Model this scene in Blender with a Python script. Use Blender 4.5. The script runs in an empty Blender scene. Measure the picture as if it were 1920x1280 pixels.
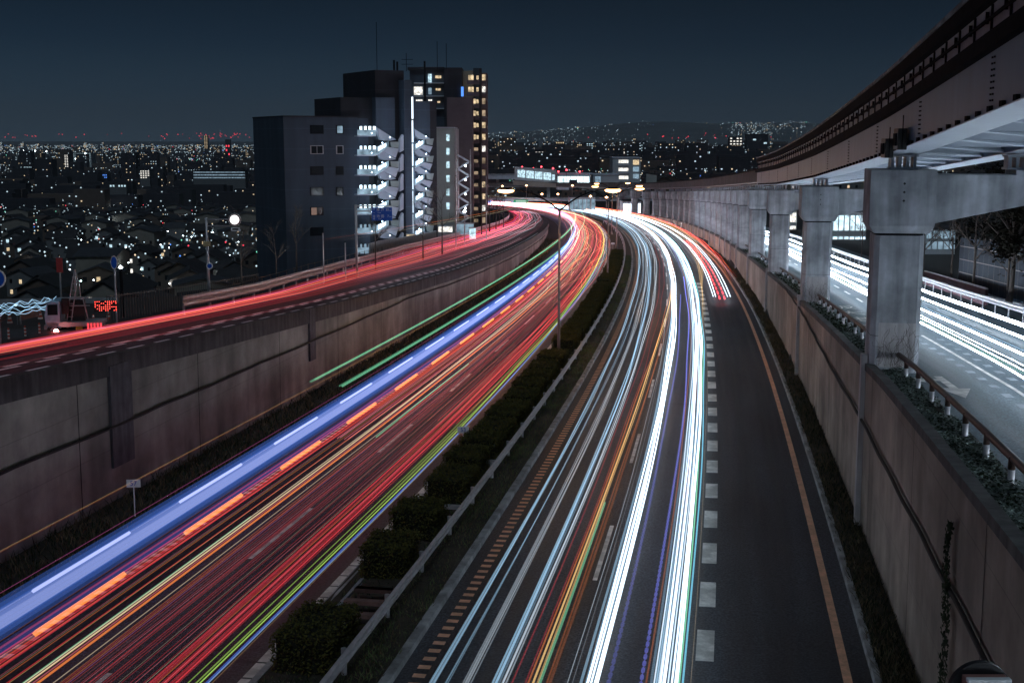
import bpy, math, random
from mathutils import Vector
random.seed(11)
S = bpy.context.scene
COL = S.collection
R = math.radians

# ---------------------------------------------------------------- camera
FPX, PW_, PH_, HOR, CAMZ = 2380.0, 1920.0, 1280.0, 262.0, 13.0
PITCH = math.atan((640 - HOR) / FPX)
cam_d = bpy.data.cameras.new("camera")
cam_d.sensor_width = 36.0
cam_d.lens = FPX / PW_ * 36.0
cam_d.clip_start = 0.1
cam_d.clip_end = 60000
cam = bpy.data.objects.new("camera", cam_d)
COL.objects.link(cam)
cam.location = (0, 0, CAMZ)
cam.rotation_euler = (math.pi / 2 - PITCH, 0, 0)
S.camera = cam

# ---------------------------------------------------------------- world (night sky over a lit city)
W = bpy.data.worlds.new("World")
S.world = W
W.use_nodes = True
nt = W.node_tree
nt.nodes.clear()
wo = nt.nodes.new("ShaderNodeOutputWorld")
bg = nt.nodes.new("ShaderNodeBackground")
tc = nt.nodes.new("ShaderNodeTexCoord")
sp = nt.nodes.new("ShaderNodeSeparateXYZ")
cr = nt.nodes.new("ShaderNodeValToRGB")
nt.links.new(tc.outputs["Generated"], sp.inputs[0])
nt.links.new(sp.outputs["Z"], cr.inputs[0])
mrx = nt.nodes.new("ShaderNodeMapRange")      # city glow is stronger towards the plain on the left
mrx.inputs["From Min"].default_value = -0.45; mrx.inputs["From Max"].default_value = 0.45
mrx.inputs["To Min"].default_value = 1.12; mrx.inputs["To Max"].default_value = 0.62
nt.links.new(sp.outputs["X"], mrx.inputs["Value"]); nt.links.new(mrx.outputs[0], bg.inputs[1])
nt.links.new(cr.outputs[0], bg.inputs[0])
nt.links.new(bg.outputs[0], wo.inputs[0])
cr.color_ramp.elements[0].position = 0.0
cr.color_ramp.elements[0].color = (0.036, 0.066, 0.098, 1)
cr.color_ramp.elements[1].position = 1.0
cr.color_ramp.elements[1].color = (0.0016, 0.0050, 0.0100, 1)
for p_, c_ in ((0.035, (0.0150, 0.0360, 0.0610, 1)), (0.075, (0.0050, 0.0175, 0.0355, 1)), (0.115, (0.0017, 0.0080, 0.0180, 1)), (0.3, (0.0010, 0.0050, 0.0120, 1))):
    e = cr.color_ramp.elements.new(p_)
    e.color = c_
bg.inputs[1].default_value = 1.0

sun_d = bpy.data.lights.new("city_glow_fill", 'SUN')
sun_d.energy = 0.44  # added soft bluish fill for the ambient city glow
sun_d.angle = R(22)
sun_d.color = (0.68, 0.86, 1.0)
sun = bpy.data.objects.new("city_glow_fill", sun_d)
COL.objects.link(sun)
sun.rotation_euler = (R(38), R(-6), 0)

S.view_settings.view_transform = 'Standard'
S.view_settings.look = 'None'
S.view_settings.exposure = 0.0
S.view_settings.gamma = 1.0
S.render.engine = 'CYCLES'
S.cycles.use_denoising = True
S.cycles.transparent_max_bounces = 96
S.cycles.max_bounces = 5
S.cycles.diffuse_bounces = 2
S.cycles.glossy_bounces = 3
S.cycles.transmission_bounces = 3
S.cycles.sample_clamp_indirect = 2.5
S.cycles.sample_clamp_direct = 12.0
S.cycles.use_light_tree = True
S.cycles.use_adaptive_sampling = True
S.cycles.adaptive_threshold = 0.015
S.cycles.caustics_reflective = False
S.cycles.caustics_refractive = False

# ---------------------------------------------------------------- materials
MATS = {}
def principled(name, col, rough=0.8, metal=0.0, var=0.25, scale=1.0, streak=None, bump=0.0, spec=0.5, stain=None, detail=8, hline=None):
    """procedural material: base colour broken up by noise, optional vertical streaks and stains"""
    if name in MATS:
        return MATS[name]
    m = bpy.data.materials.new(name)
    m.use_nodes = True
    n = m.node_tree.nodes
    l = m.node_tree.links
    b = n["Principled BSDF"]
    b.inputs["Roughness"].default_value = rough
    b.inputs["Metallic"].default_value = metal
    b.inputs["Specular IOR Level"].default_value = spec
    tc = n.new("ShaderNodeTexCoord")
    nz = n.new("ShaderNodeTexNoise")
    nz.inputs["Scale"].default_value = scale
    nz.inputs["Detail"].default_value = detail
    nz.inputs["Roughness"].default_value = 0.65
    l.new(tc.outputs["Object"], nz.inputs["Vector"])
    rp = n.new("ShaderNodeValToRGB")
    rp.color_ramp.elements[0].position = 0.30
    rp.color_ramp.elements[1].position = 0.70
    rp.color_ramp.elements[0].color = tuple(c * (1 - var) for c in col) + (1,)
    rp.color_ramp.elements[1].color = tuple(min(1, c * (1 + var)) for c in col) + (1,)
    l.new(nz.outputs["Fac"], rp.inputs[0])
    out = rp.outputs[0]
    if streak:
        mp = n.new("ShaderNodeMapping")
        mp.inputs["Scale"].default_value = streak[:3]
        l.new(tc.outputs["Object"], mp.inputs[0])
        n2 = n.new("ShaderNodeTexNoise")
        n2.inputs["Scale"].default_value = 1.0
        n2.inputs["Detail"].default_value = 6
        l.new(mp.outputs[0], n2.inputs["Vector"])
        r2 = n.new("ShaderNodeValToRGB")
        r2.color_ramp.elements[0].position = 0.36
        r2.color_ramp.elements[1].position = 0.66
        k = 1 - streak[3]
        r2.color_ramp.elements[0].color = (k, k, k, 1)
        r2.color_ramp.elements[1].color = (1, 1, 1, 1)
        l.new(n2.outputs["Fac"], r2.inputs[0])
        mx = n.new("ShaderNodeMix")
        mx.data_type = 'RGBA'
        mx.blend_type = 'MULTIPLY'
        mx.inputs["Factor"].default_value = 1.0
        l.new(out, mx.inputs["A"])
        l.new(r2.outputs[0], mx.inputs["B"])
        out = mx.outputs["Result"]
    if stain:
        n3 = n.new("ShaderNodeTexNoise")
        n3.inputs["Scale"].default_value = stain[0]
        n3.inputs["Detail"].default_value = 4
        l.new(tc.outputs["Object"], n3.inputs["Vector"])
        r3 = n.new("ShaderNodeValToRGB")
        r3.color_ramp.elements[0].position = 0.42
        r3.color_ramp.elements[1].position = 0.60
        k = stain[1]
        r3.color_ramp.elements[0].color = (k, k, k, 1)
        r3.color_ramp.elements[1].color = (1, 1, 1, 1)
        l.new(n3.outputs["Fac"], r3.inputs[0])
        mx = n.new("ShaderNodeMix")
        mx.data_type = 'RGBA'
        mx.blend_type = 'MULTIPLY'
        mx.inputs["Factor"].default_value = 1.0
        l.new(out, mx.inputs["A"])
        l.new(r3.outputs[0], mx.inputs["B"])
        out = mx.outputs["Result"]
    if hline:      # shallow horizontal joints every hline[0] metres
        sz_ = n.new("ShaderNodeSeparateXYZ"); l.new(tc.outputs["Object"], sz_.inputs[0])
        dv = n.new("ShaderNodeMath"); dv.operation = 'DIVIDE'; dv.inputs[1].default_value = hline[0]; l.new(sz_.outputs["Z"], dv.inputs[0])
        fr = n.new("ShaderNodeMath"); fr.operation = 'FRACT'; l.new(dv.outputs[0], fr.inputs[0])
        gt = n.new("ShaderNodeMath"); gt.operation = 'GREATER_THAN'; gt.inputs[1].default_value = hline[1]/hline[0]; l.new(fr.outputs[0], gt.inputs[0])
        mr_ = n.new("ShaderNodeMapRange"); mr_.inputs["To Min"].default_value = hline[2]; l.new(gt.outputs[0], mr_.inputs["Value"])
        mx = n.new("ShaderNodeMix"); mx.data_type = 'RGBA'; mx.blend_type = 'MULTIPLY'; mx.inputs["Factor"].default_value = 1.0
        l.new(out, mx.inputs["A"]); l.new(mr_.outputs[0], mx.inputs["B"]); out = mx.outputs["Result"]
    l.new(out, b.inputs["Base Color"])
    if bump:
        bp = n.new("ShaderNodeBump")
        bp.inputs["Strength"].default_value = bump
        bp.inputs["Distance"].default_value = 0.02
        nb = n.new("ShaderNodeTexNoise")
        nb.inputs["Scale"].default_value = max(scale * 6, 12)
        nb.inputs["Detail"].default_value = 4
        l.new(tc.outputs["Object"], nb.inputs["Vector"])
        l.new(nb.outputs["Fac"], bp.inputs["Height"])
        l.new(bp.outputs[0], b.inputs["Normal"])
    MATS[name] = m
    return m

def emit(name, col, strength, add=False, sample=True, breakup=None):
    if name in MATS:
        return MATS[name]
    m = bpy.data.materials.new(name)
    m.use_nodes = True
    n = m.node_tree.nodes
    l = m.node_tree.links
    n.clear()
    o = n.new("ShaderNodeOutputMaterial")
    e = n.new("ShaderNodeEmission")
    e.inputs[0].default_value = tuple(col) + (1,)
    e.inputs[1].default_value = strength
    if breakup:
        tc = n.new("ShaderNodeTexCoord")
        nz = n.new("ShaderNodeTexNoise")
        nz.inputs["Scale"].default_value = breakup
        nz.inputs["Detail"].default_value = 3
        l.new(tc.outputs["Object"], nz.inputs["Vector"])
        mr = n.new("ShaderNodeMapRange")
        mr.inputs["From Min"].default_value = 0.3
        mr.inputs["From Max"].default_value = 0.7
        mr.inputs["To Min"].default_value = strength * 0.30
        mr.inputs["To Max"].default_value = strength * 1.4
        l.new(nz.outputs["Fac"], mr.inputs["Value"])
        l.new(mr.outputs[0], e.inputs[1])
    if add:
        t = n.new("ShaderNodeBsdfTransparent")
        a = n.new("ShaderNodeAddShader")
        l.new(e.outputs[0], a.inputs[0])
        l.new(t.outputs[0], a.inputs[1])
        l.new(a.outputs[0], o.inputs[0])
    else:
        l.new(e.outputs[0], o.inputs[0])
    m.cycles.emission_sampling = 'AUTO' if sample else 'NONE'
    MATS[name] = m
    return m

def asphalt_mat(name, col, wear, seed):
    """asphalt: fine bright grains, polished wheel tracks and dark seams that follow the lanes (UV = distance, offset)"""
    m = bpy.data.materials.new(name); m.use_nodes = True; n = m.node_tree.nodes; l = m.node_tree.links; b = n["Principled BSDF"]
    uv = n.new("ShaderNodeUVMap"); uv.uv_map = "road"; tc = n.new("ShaderNodeTexCoord")
    def noise(src, sc, mapping=None, detail=5, loc=(0,0,0)):
        mp = n.new("ShaderNodeMapping"); mp.inputs["Scale"].default_value = mapping or (1,1,1); mp.inputs["Location"].default_value = loc; l.new(src, mp.inputs[0])
        z = n.new("ShaderNodeTexNoise"); z.inputs["Scale"].default_value = sc; z.inputs["Detail"].default_value = detail; l.new(mp.outputs[0], z.inputs["Vector"]); return z.outputs["Fac"]
    def ramp(f, p0, c0, p1, c1):
        r = n.new("ShaderNodeValToRGB"); r.color_ramp.elements[0].position = p0; r.color_ramp.elements[1].position = p1
        r.color_ramp.elements[0].color = (c0,c0,c0,1); r.color_ramp.elements[1].color = (c1,c1,c1,1); l.new(f, r.inputs[0]); return r.outputs[0]
    def mul(a, c):
        x = n.new("ShaderNodeMix"); x.data_type = 'RGBA'; x.blend_type = 'MULTIPLY'; x.inputs["Factor"].default_value = 1; l.new(a, x.inputs["A"]); l.new(c, x.inputs["B"]); return x.outputs["Result"]
    base = n.new("ShaderNodeRGB"); base.outputs[0].default_value = tuple(col)+(1,)
    out = mul(base.outputs[0], ramp(noise(tc.outputs["Object"], 16, None, 3), .35, .45, .72, 2.1))
    out = mul(out, ramp(noise(uv.outputs[0], 1.0, (.035, 1.3, 1), 4, (seed,0,0)), .35, 1-wear, .65, 1+wear*.6))
    out = mul(out, ramp(noise(uv.outputs[0], 1.0, (.10, .25, 1), 4, (seed,3,0)), .38, .75, .60, 1.12))
    out = mul(out, ramp(noise(uv.outputs[0], 1.0, (.9, .10, 1), 3, (seed,9,0)), .27, .45, .31, 1.0))
    l.new(out, b.inputs["Base Color"])
    l.new(ramp(noise(uv.outputs[0], 1.0, (.035, 1.3, 1), 4, (seed,0,0)), .35, .48, .65, .74), b.inputs["Roughness"])
    bp = n.new("ShaderNodeBump"); bp.inputs["Strength"].default_value = .6; bp.inputs["Distance"].default_value = .012
    l.new(noise(tc.outputs["Object"], 28, None, 3), bp.inputs["Height"]); l.new(bp.outputs[0], b.inputs["Normal"])
    return m
asphalt = asphalt_mat("asphalt", (0.040, 0.044, 0.054), .35, 0)
asphalt_up = asphalt_mat("asphalt_upper", (0.050, 0.078, 0.098), .25, 7)
shoulder = principled("shoulder", (0.045, 0.038, 0.038), 0.8, var=0.4, scale=2.0, bump=0.6)
paint = principled("road_paint", (0.66, 0.64, 0.62), 0.6, var=0.18, scale=9.0, stain=(1.6, 0.60))
paint_r = principled("reflective_road_paint", (0.93, 0.94, 0.95), 0.4, var=0.05, scale=9.0)
paint_f = principled("faded_road_paint", (0.24, 0.29, 0.33), 0.7, var=0.25, scale=9.0, stain=(2.2, 0.6))
paint_o = principled("orange_road_paint", (0.85, 0.46, 0.30), 0.6, var=0.18, scale=9.0, stain=(2.2, 0.8))
concrete = principled("wall_concrete", (0.39, 0.378, 0.325), 0.9, hline=(1.8, .025, .72), var=0.30, scale=0.55, streak=(1.1, 1.1, 0.14, 0.24), stain=(0.16, 0.58), bump=0.25)
concrete_r = principled("brown_wall_concrete", (0.46, 0.375, 0.315), 0.9, hline=(1.8, .025, .72), var=0.30, scale=0.55, streak=(1.1, 1.1, 0.14, 0.24), stain=(0.16, 0.58), bump=0.25)
coping = principled("coping_concrete", (0.105, 0.100, 0.100), 0.9, var=0.35, scale=0.8, streak=(3.0, 3.0, 0.3, 0.5), bump=0.2)
pier_c = principled("pier_concrete", (0.56, 0.58, 0.63), 0.85, var=0.24, scale=0.9, streak=(2.6, 2.6, 0.20, 0.42), stain=(0.55, 0.62), bump=0.2)
pilaster_c = principled("pale_concrete", (0.48, 0.45, 0.46), 0.8, var=0.18, scale=1.0, streak=(6, 6, 0.2, 0.3))
kerb_c = principled("kerb_concrete", (0.36, 0.36, 0.37), 0.85, var=0.3, scale=2.5, stain=(1.2, 0.6))
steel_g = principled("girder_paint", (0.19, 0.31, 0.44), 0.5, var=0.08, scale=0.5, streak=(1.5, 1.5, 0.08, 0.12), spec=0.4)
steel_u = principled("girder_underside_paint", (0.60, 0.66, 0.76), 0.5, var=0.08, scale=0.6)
steel_d = principled("dark_steel", (0.012, 0.012, 0.015), 0.95, spec=0.06, var=0.3, scale=2.0)
recess_m = principled("track_recess_paint", (0.42, 0.48, 0.54), 0.6, var=0.2, scale=1.2)
galv = principled("galvanised_steel", (0.50, 0.49, 0.52), 0.45, metal=0.5, var=0.18, scale=3.0)
rail_b = principled("brown_rail_paint", (0.085, 0.052, 0.042), 0.5, var=0.3, scale=3.0)
rust = principled("rusty_steel", (0.20, 0.115, 0.10), 0.9, var=0.4, scale=3.0)
cable_m = principled("cable_rubber", (0.018, 0.014, 0.014), 0.8, var=0.3, scale=4)
pole_m = principled("lamp_pole_paint", (0.34, 0.26, 0.25), 0.5, metal=0.3, var=0.12, scale=1.0)
white_p = principled("white_board", (0.78, 0.80, 0.82), 0.6, var=0.08, scale=6)
blue_p = principled("blue_sign", (0.012, 0.10, 0.52), 0.45, var=0.06, scale=2)
soil = principled("soil", (0.035, 0.028, 0.020), 0.95, var=0.5, scale=1.5, bump=0.8)
grass_m = principled("grass_blades", (0.085, 0.115, 0.040), 0.8, var=0.55, scale=0.9)
dry_m = principled("dry_grass", (0.105, 0.075, 0.040), 0.85, var=0.55, scale=0.9)
ivy_m = principled("ground_cover_leaves", (0.13, 0.165, 0.15), 0.42, var=0.55, scale=3)
ivyd_m = principled("dark_leaves", (0.022, 0.032, 0.016), 0.9, spec=0.1, var=0.6, scale=3)
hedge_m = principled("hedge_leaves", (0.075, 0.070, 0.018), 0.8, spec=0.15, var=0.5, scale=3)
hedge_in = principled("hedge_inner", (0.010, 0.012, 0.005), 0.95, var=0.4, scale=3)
bark = principled("bark", (0.085, 0.065, 0.058), 0.9, var=0.3, scale=4)
barkp = principled("pale_bark", (0.18, 0.165, 0.15), 0.9, var=0.3, scale=4)
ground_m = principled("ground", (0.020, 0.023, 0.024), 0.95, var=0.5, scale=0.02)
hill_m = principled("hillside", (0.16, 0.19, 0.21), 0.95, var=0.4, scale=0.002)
fence_m = principled("fence_steel", (0.20, 0.17, 0.16), 0.6, metal=0.3, var=0.2, scale=3)
bw_dark = principled("dark_tile_wall", (0.060, 0.085, 0.125), 0.7, hline=(2.9, .12, 1.35), streak=(.8,.8,.05,.25), var=0.12, scale=0.2)
bw_black = principled("black_tile_wall", (0.028, 0.028, 0.040), 0.7, hline=(2.9, .12, 1.6), streak=(.8,.8,.05,.3), var=0.2, scale=0.3)
bw_pale = principled("pale_render_wall", (0.42, 0.46, 0.45), 0.8, var=0.10, scale=0.3)
bw_lav = principled("stair_render", (0.66, 0.70, 0.80), 0.8, var=0.10, scale=0.5)
bw_brown = principled("brown_tile_wall", (0.13, 0.10, 0.115), 0.75, var=0.2, scale=0.4)
roof_m = principled("roof_tiles", (0.030, 0.030, 0.034), 0.8, var=0.4, scale=0.6)
roof_b = principled("blue_grey_roof", (0.05, 0.055, 0.065), 0.7, var=0.3, scale=0.6)
hw_a = principled("house_wall_cream", (0.26, 0.24, 0.21), 0.85, var=0.15, scale=0.5)
hw_b = principled("house_wall_grey", (0.16, 0.17, 0.18), 0.85, var=0.15, scale=0.5)
hw_c = principled("house_wall_brown", (0.12, 0.09, 0.075), 0.85, var=0.15, scale=0.5)
hw_w = principled("house_wall_white", (0.52, 0.56, 0.60), 0.85, var=0.12, scale=0.3)
glass_d = principled("dark_window_glass", (0.012, 0.015, 0.020), 0.12, var=0.2, scale=1)
glass_b = principled("panel_glass", (0.006, 0.015, 0.030), 0.6, var=0.5, scale=0.8, spec=0.06)
rubber = principled("tyre_rubber", (0.015, 0.015, 0.015), 0.8, var=0.2, scale=5)
truck_b = principled("truck_body_paint", (0.38, 0.55, 0.72), 0.35, metal=0.2, var=0.25, scale=3)
yellow_p = principled("yellow_paint", (0.55, 0.30, 0.04), 0.5, var=0.2, scale=3)
cone_r = principled("red_cone_plastic", (0.50, 0.09, 0.05), 0.5, var=0.12, scale=6)
refl_w = principled("reflective_band", (0.80, 0.74, 0.70), 0.4, var=0.05, scale=6)
mirror_m = principled("convex_mirror_glass", (0.75, 0.78, 0.82), 0.06, metal=1.0, var=0.05, scale=2)
black_p = principled("black_plastic", (0.012, 0.012, 0.014), 0.5, var=0.2, scale=4)
red_p = principled("red_paint", (0.45, 0.05, 0.05), 0.5, var=0.1, scale=4)

lamp_sod = emit("sodium_lamp", (1.0, 0.50, 0.20), 9, sample=False)
lamp_wht = emit("white_lamp", (0.80, 0.95, 1.0), 90)
lamp_grn = emit("greenish_lamp", (0.55, 1.0, 0.80), 70)
win_warm = emit("lit_window_warm", (1.0, 0.76, 0.46), .85, sample=False, breakup=1.9)
win_cool = emit("lit_window_cool", (0.62, 0.88, 1.0), 1.1, sample=False, breakup=1.9)
win_wht = emit("lit_window_white", (1.0, 0.96, 0.88), 1.3, sample=False, breakup=1.9)
lit_panel = emit("glowing_stair_panel", (0.70, 0.88, 1.0), 3.2, sample=False, breakup=0.9)
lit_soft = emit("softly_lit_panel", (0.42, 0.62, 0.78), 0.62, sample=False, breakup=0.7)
lit_slot = emit("lit_slot", (0.78, 0.90, 1.0), 2.2, sample=False)
pt_w = emit("far_light_white", (0.66, 0.88, 1.0), 1.15, sample=False, breakup=0.03)
pt_y = emit("far_light_warm", (1.0, 0.78, 0.50), 1.0, sample=False, breakup=0.03)
pt_r = emit("far_light_red", (1.0, 0.06, 0.10), 1.6, sample=False)
pt_b = emit("far_light_blue", (0.10, 0.30, 1.0), 1.4, sample=False)
pt_g = emit("far_light_green", (0.25, 1.0, 0.70), 1.2, sample=False)
shop_l = emit("shop_front_light", (0.66, 0.88, 1.0), 1.6, sample=True, breakup=1.1)

# ---------------------------------------------------------------- mesh helpers
WORLD = {}
class MB:
    def __init__(s):
        s.v = []; s.f = []; s.m = []; s.mi = 0; s.uv = None
    def quad(s, a, b, c, d):
        k = len(s.v); s.v += [tuple(a), tuple(b), tuple(c), tuple(d)]; s.f.append((k, k+1, k+2, k+3)); s.m.append(s.mi)
    def tri(s, a, b, c):
        k = len(s.v); s.v += [tuple(a), tuple(b), tuple(c)]; s.f.append((k, k+1, k+2)); s.m.append(s.mi)
    def hexa(s, P):
        k = len(s.v); s.v += [tuple(p) for p in P]
        for q in ((0,3,2,1),(4,5,6,7),(0,1,5,4),(1,2,6,5),(2,3,7,6),(3,0,4,7)):
            s.f.append(tuple(k+i for i in q)); s.m.append(s.mi)
    def box(s, x0, x1, y0, y1, z0, z1):
        s.hexa([(x0,y0,z0),(x1,y0,z0),(x1,y1,z0),(x0,y1,z0),(x0,y0,z1),(x1,y0,z1),(x1,y1,z1),(x0,y1,z1)])
    def tube(s, pts, rad, n=8, cap=True):
        pts = [Vector(p) for p in pts]
        if not isinstance(rad, (list, tuple)): rad = [rad]*len(pts)
        k = len(s.v); up = Vector((0,0,1)); prev = None
        for i, p in enumerate(pts):
            t = (pts[min(i+1, len(pts)-1)] - pts[max(i-1, 0)]).normalized()
            a = prev if prev is not None else (up if abs(t.z) < 0.9 else Vector((1,0,0)))
            a = (a - t * a.dot(t)).normalized(); prev = a
            b = t.cross(a)
            for j in range(n):
                th = 2*math.pi*j/n
                s.v.append(tuple(p + (a*math.cos(th) + b*math.sin(th))*rad[i]))
        for i in range(len(pts)-1):
            for j in range(n):
                s.f.append((k+i*n+j, k+i*n+(j+1)%n, k+(i+1)*n+(j+1)%n, k+(i+1)*n+j)); s.m.append(s.mi)
        if cap:
            s.f.append(tuple(k+j for j in range(n))[::-1]); s.m.append(s.mi)
            s.f.append(tuple(k+(len(pts)-1)*n+j for j in range(n))); s.m.append(s.mi)
    def lathe(s, prof, c=(0,0,0), n=16):
        k = len(s.v)
        for r, z in prof:
            for j in range(n):
                th = 2*math.pi*j/n
                s.v.append((c[0]+r*math.cos(th), c[1]+r*math.sin(th), c[2]+z))
        for i in range(len(prof)-1):
            for j in range(n):
                s.f.append((k+i*n+j, k+i*n+(j+1)%n, k+(i+1)*n+(j+1)%n, k+(i+1)*n+j)); s.m.append(s.mi)
        s.f.append(tuple(k+j for j in range(n))[::-1]); s.m.append(s.mi)
        s.f.append(tuple(k+(len(prof)-1)*n+j for j in range(n))); s.m.append(s.mi)
    def blob(s, c, r, rz=None):
        rz = rz or r; x, y, z = c
        P = [(x+r,y,z),(x,y+r,z),(x-r,y,z),(x,y-r,z),(x,y,z+rz),(x,y,z-rz)]
        k = len(s.v); s.v += P
        for q in ((0,1,4),(1,2,4),(2,3,4),(3,0,4),(1,0,5),(2,1,5),(3,2,5),(0,3,5)):
            s.f.append(tuple(k+i for i in q)); s.m.append(s.mi)
    def prism(s, pts, axis, a, b):
        """polygon pts extruded; axis 'x','y','z' from a to b"""
        k = len(s.v); n = len(pts)
        for t in (a, b):
            for p, q in pts:
                s.v.append({'x': (t,p,q), 'y': (p,t,q), 'z': (p,q,t)}[axis])
        s.f.append(tuple(range(k, k+n))[::-1]); s.m.append(s.mi)
        s.f.append(tuple(range(k+n, k+2*n))); s.m.append(s.mi)
        for i in range(n):
            j = (i+1) % n
            s.f.append((k+i, k+j, k+n+j, k+n+i)); s.m.append(s.mi)
    def build(s, name, mats, parent=None, smooth=False, bevel=0):
        me = bpy.data.meshes.new(name)
        off = WORLD.get(parent.name) if parent is not None else None
        if off is not None: s.v = [(a-off[0], b-off[1], c-off[2]) for a, b, c in s.v]
        me.from_pydata(s.v, [], s.f)
        if not isinstance(mats, (list, tuple)): mats = [mats]
        for m in mats: me.materials.append(m)
        if len(mats) > 1: me.polygons.foreach_set("material_index", s.m)
        if s.uv:
            ul = me.uv_layers.new(name="road")
            for lp in me.loops: ul.data[lp.index].uv = s.uv[lp.vertex_index]
        if smooth: me.polygons.foreach_set("use_smooth", [True]*len(me.polygons))
        me.update()
        o = bpy.data.objects.new(name, me)
        COL.objects.link(o)
        if parent is not None: o.parent = parent
        if off is not None: WORLD[o.name] = off
        if bevel:
            bv = o.modifiers.new("bevel", 'BEVEL'); bv.width = bevel; bv.segments = 2; bv.limit_method = 'ANGLE'
        return o

def tag(o, label=None, cat=None, group=None, kind=None):
    if label: o["label"] = label
    if cat: o["category"] = cat
    if group: o["group"] = group
    if kind: o["kind"] = kind
    return o
def empty(name, loc=(0,0,0), rz=0, label=None, cat=None, group=None):
    o = bpy.data.objects.new(name, None); COL.objects.link(o)
    o.location = loc; o.rotation_euler = (0,0,rz); o.empty_display_size = 0.3
    return tag(o, label, cat, group)
def wempty(name, loc, rz=0, *a):
    o = empty(name, loc, 0, *a); WORLD[o.name] = tuple(loc); return o
def copy_tree(o, parent=None):
    c = o.copy(); COL.objects.link(c)
    if parent is not None: c.parent = parent
    for ch in list(o.children): copy_tree(ch, c)
    return c

def ray(px, py):
    cp, sn = math.cos(PITCH), math.sin(PITCH)
    return Vector((px-960, FPX*cp + (640-py)*sn, -FPX*sn + (640-py)*cp))
def at(px, py, Y):
    """world point at distance Y that the photograph shows at (px, py)"""
    d = ray(px, py); t = Y/d.y
    return Vector((d.x*t, Y, CAMZ + d.z*t))

# ---------------------------------------------------------------- reference curve of the motorway
CF = [-1.562626822563432, -3.256085316625588, -3.0690512377436345, -4.296878880053107, -15.009545780249839, 14.830313193290856, 19.301137927771975]
def polyX(Y):
    t = (Y-200)/200; r = 0
    for c in CF: r = r*t + c
    return r
def baseX(Y):
    if Y < 30:
        sl = (polyX(30.5)-polyX(29.5)); return polyX(30) + sl*(Y-30)
    return polyX(Y)
pts = []
y = -80.0
while y <= 392:
    pts.append(Vector((baseX(y), y))); y += 1.0
hd = math.atan2(pts[-1].y-pts[-2].y, pts[-1].x-pts[-2].x)
p = pts[-1].copy()
for i in range(260):
    if hd < math.pi*0.985: hd += 0.0075
    p = p + Vector((math.cos(hd), math.sin(hd))); pts.append(p.copy())
CUM = [0.0]
for i in range(1, len(pts)): CUM.append(CUM[-1] + (pts[i]-pts[i-1]).length)
i30 = min(range(len(pts)), key=lambda i: abs(pts[i].y-30))
S0 = CUM[i30]; CUM = [c-S0 for c in CUM]
SMIN, SMAX = CUM[0], CUM[-1]
import bisect
def frame(s):
    i = min(max(bisect.bisect(CUM, s)-1, 0), len(pts)-2)
    t = (s-CUM[i])/(CUM[i+1]-CUM[i])
    p = pts[i].lerp(pts[i+1], t)
    a = pts[max(i-3, 0)]; b = pts[min(i+4, len(pts)-1)]
    d = (b-a).normalized()
    return p, d, Vector((d.y, -d.x))
def sY(Y):
    i = min(range(len(pts)), key=lambda i: abs(pts[i].y-Y)); return CUM[i]
def lerp_tab(tab, x):
    if x <= tab[0][0]: return tab[0][1]
    for (a, b), (c, d) in zip(tab, tab[1:]):
        if x <= c: return b + (d-b)*(x-a)/(c-a)
    return tab[-1][1]
HW = [(-60,7.4),(30,6.05),(38,5.88),(43,5.68),(58,5.12),(75,4.5),(88,4.15),(110,3.5),(128,3.15),(150,2.8),(205,2.2),(300,1.2),(360,0.35),(520,0.05)]
def hw(Y): return lerp_tab(HW, Y)
def zlow(Y): return -0.022*(min(Y, 470)-30)
def P(s, off, dz=0.0, up=0):
    """up 0: motorway level, 1: upper left ramp, 2: upper right road"""
    p, d, n = frame(s)
    x, y = p.x+n.x*off, p.y+n.y*off
    z = zlow(y) + dz
    if up == 1: z += hw(y)
    if up == 2: z += hw(y) - 0.2
    return Vector((x, y, z))
def srange(s0, s1):
    r = [s0]; 
    while r[-1] < s1-1e-6:
        s = r[-1]; st = 3.0 if s < 120 else (4.0 if s < 250 else 6.0)
        r.append(min(s1, s+st))
    return r
def sweep(mb, prof, s0, s1, up=0, closed=False, offf=None, caps=True):
    """prof: list of (off, dz) or callables of s"""
    ss = srange(s0, s1); k = len(mb.v); n = len(prof)
    for s in ss:
        for o, z in prof:
            o = o(s) if callable(o) else o
            z = z(s) if callable(z) else z
            mb.v.append(tuple(P(s, o, z, up)))
            if mb.uv is not None: mb.uv.append((s, o))
    m = n if closed else n-1
    for i in range(len(ss)-1):
        for j in range(m):
            a = k+i*n+j; b = k+i*n+(j+1)%n
            mb.f.append((a, b, b+n, a+n)); mb.m.append(mb.mi)
    if closed and caps:
        mb.f.append(tuple(k+j for j in range(n))); mb.m.append(mb.mi)
        mb.f.append(tuple(k+(len(ss)-1)*n+j for j in range(n))[::-1]); mb.m.append(mb.mi)

SN = sY(-60)
SF = SMAX-2
for i_ in range(len(pts)):
    if pts[i_].y > 380 and pts[i_].x/pts[i_].y < (845-960)/2400.0: SF = CUM[i_]; break
OUT = [(-60,-19.3),(38,-19.5),(64,-19.6),(77,-20.3),(108,-23.6),(140,-25.2),(182,-24.7),(229,-23.2),(330,-22.5),(520,-22.5)]
def outer(s): return lerp_tab(OUT, P(s, -20).y)

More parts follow.
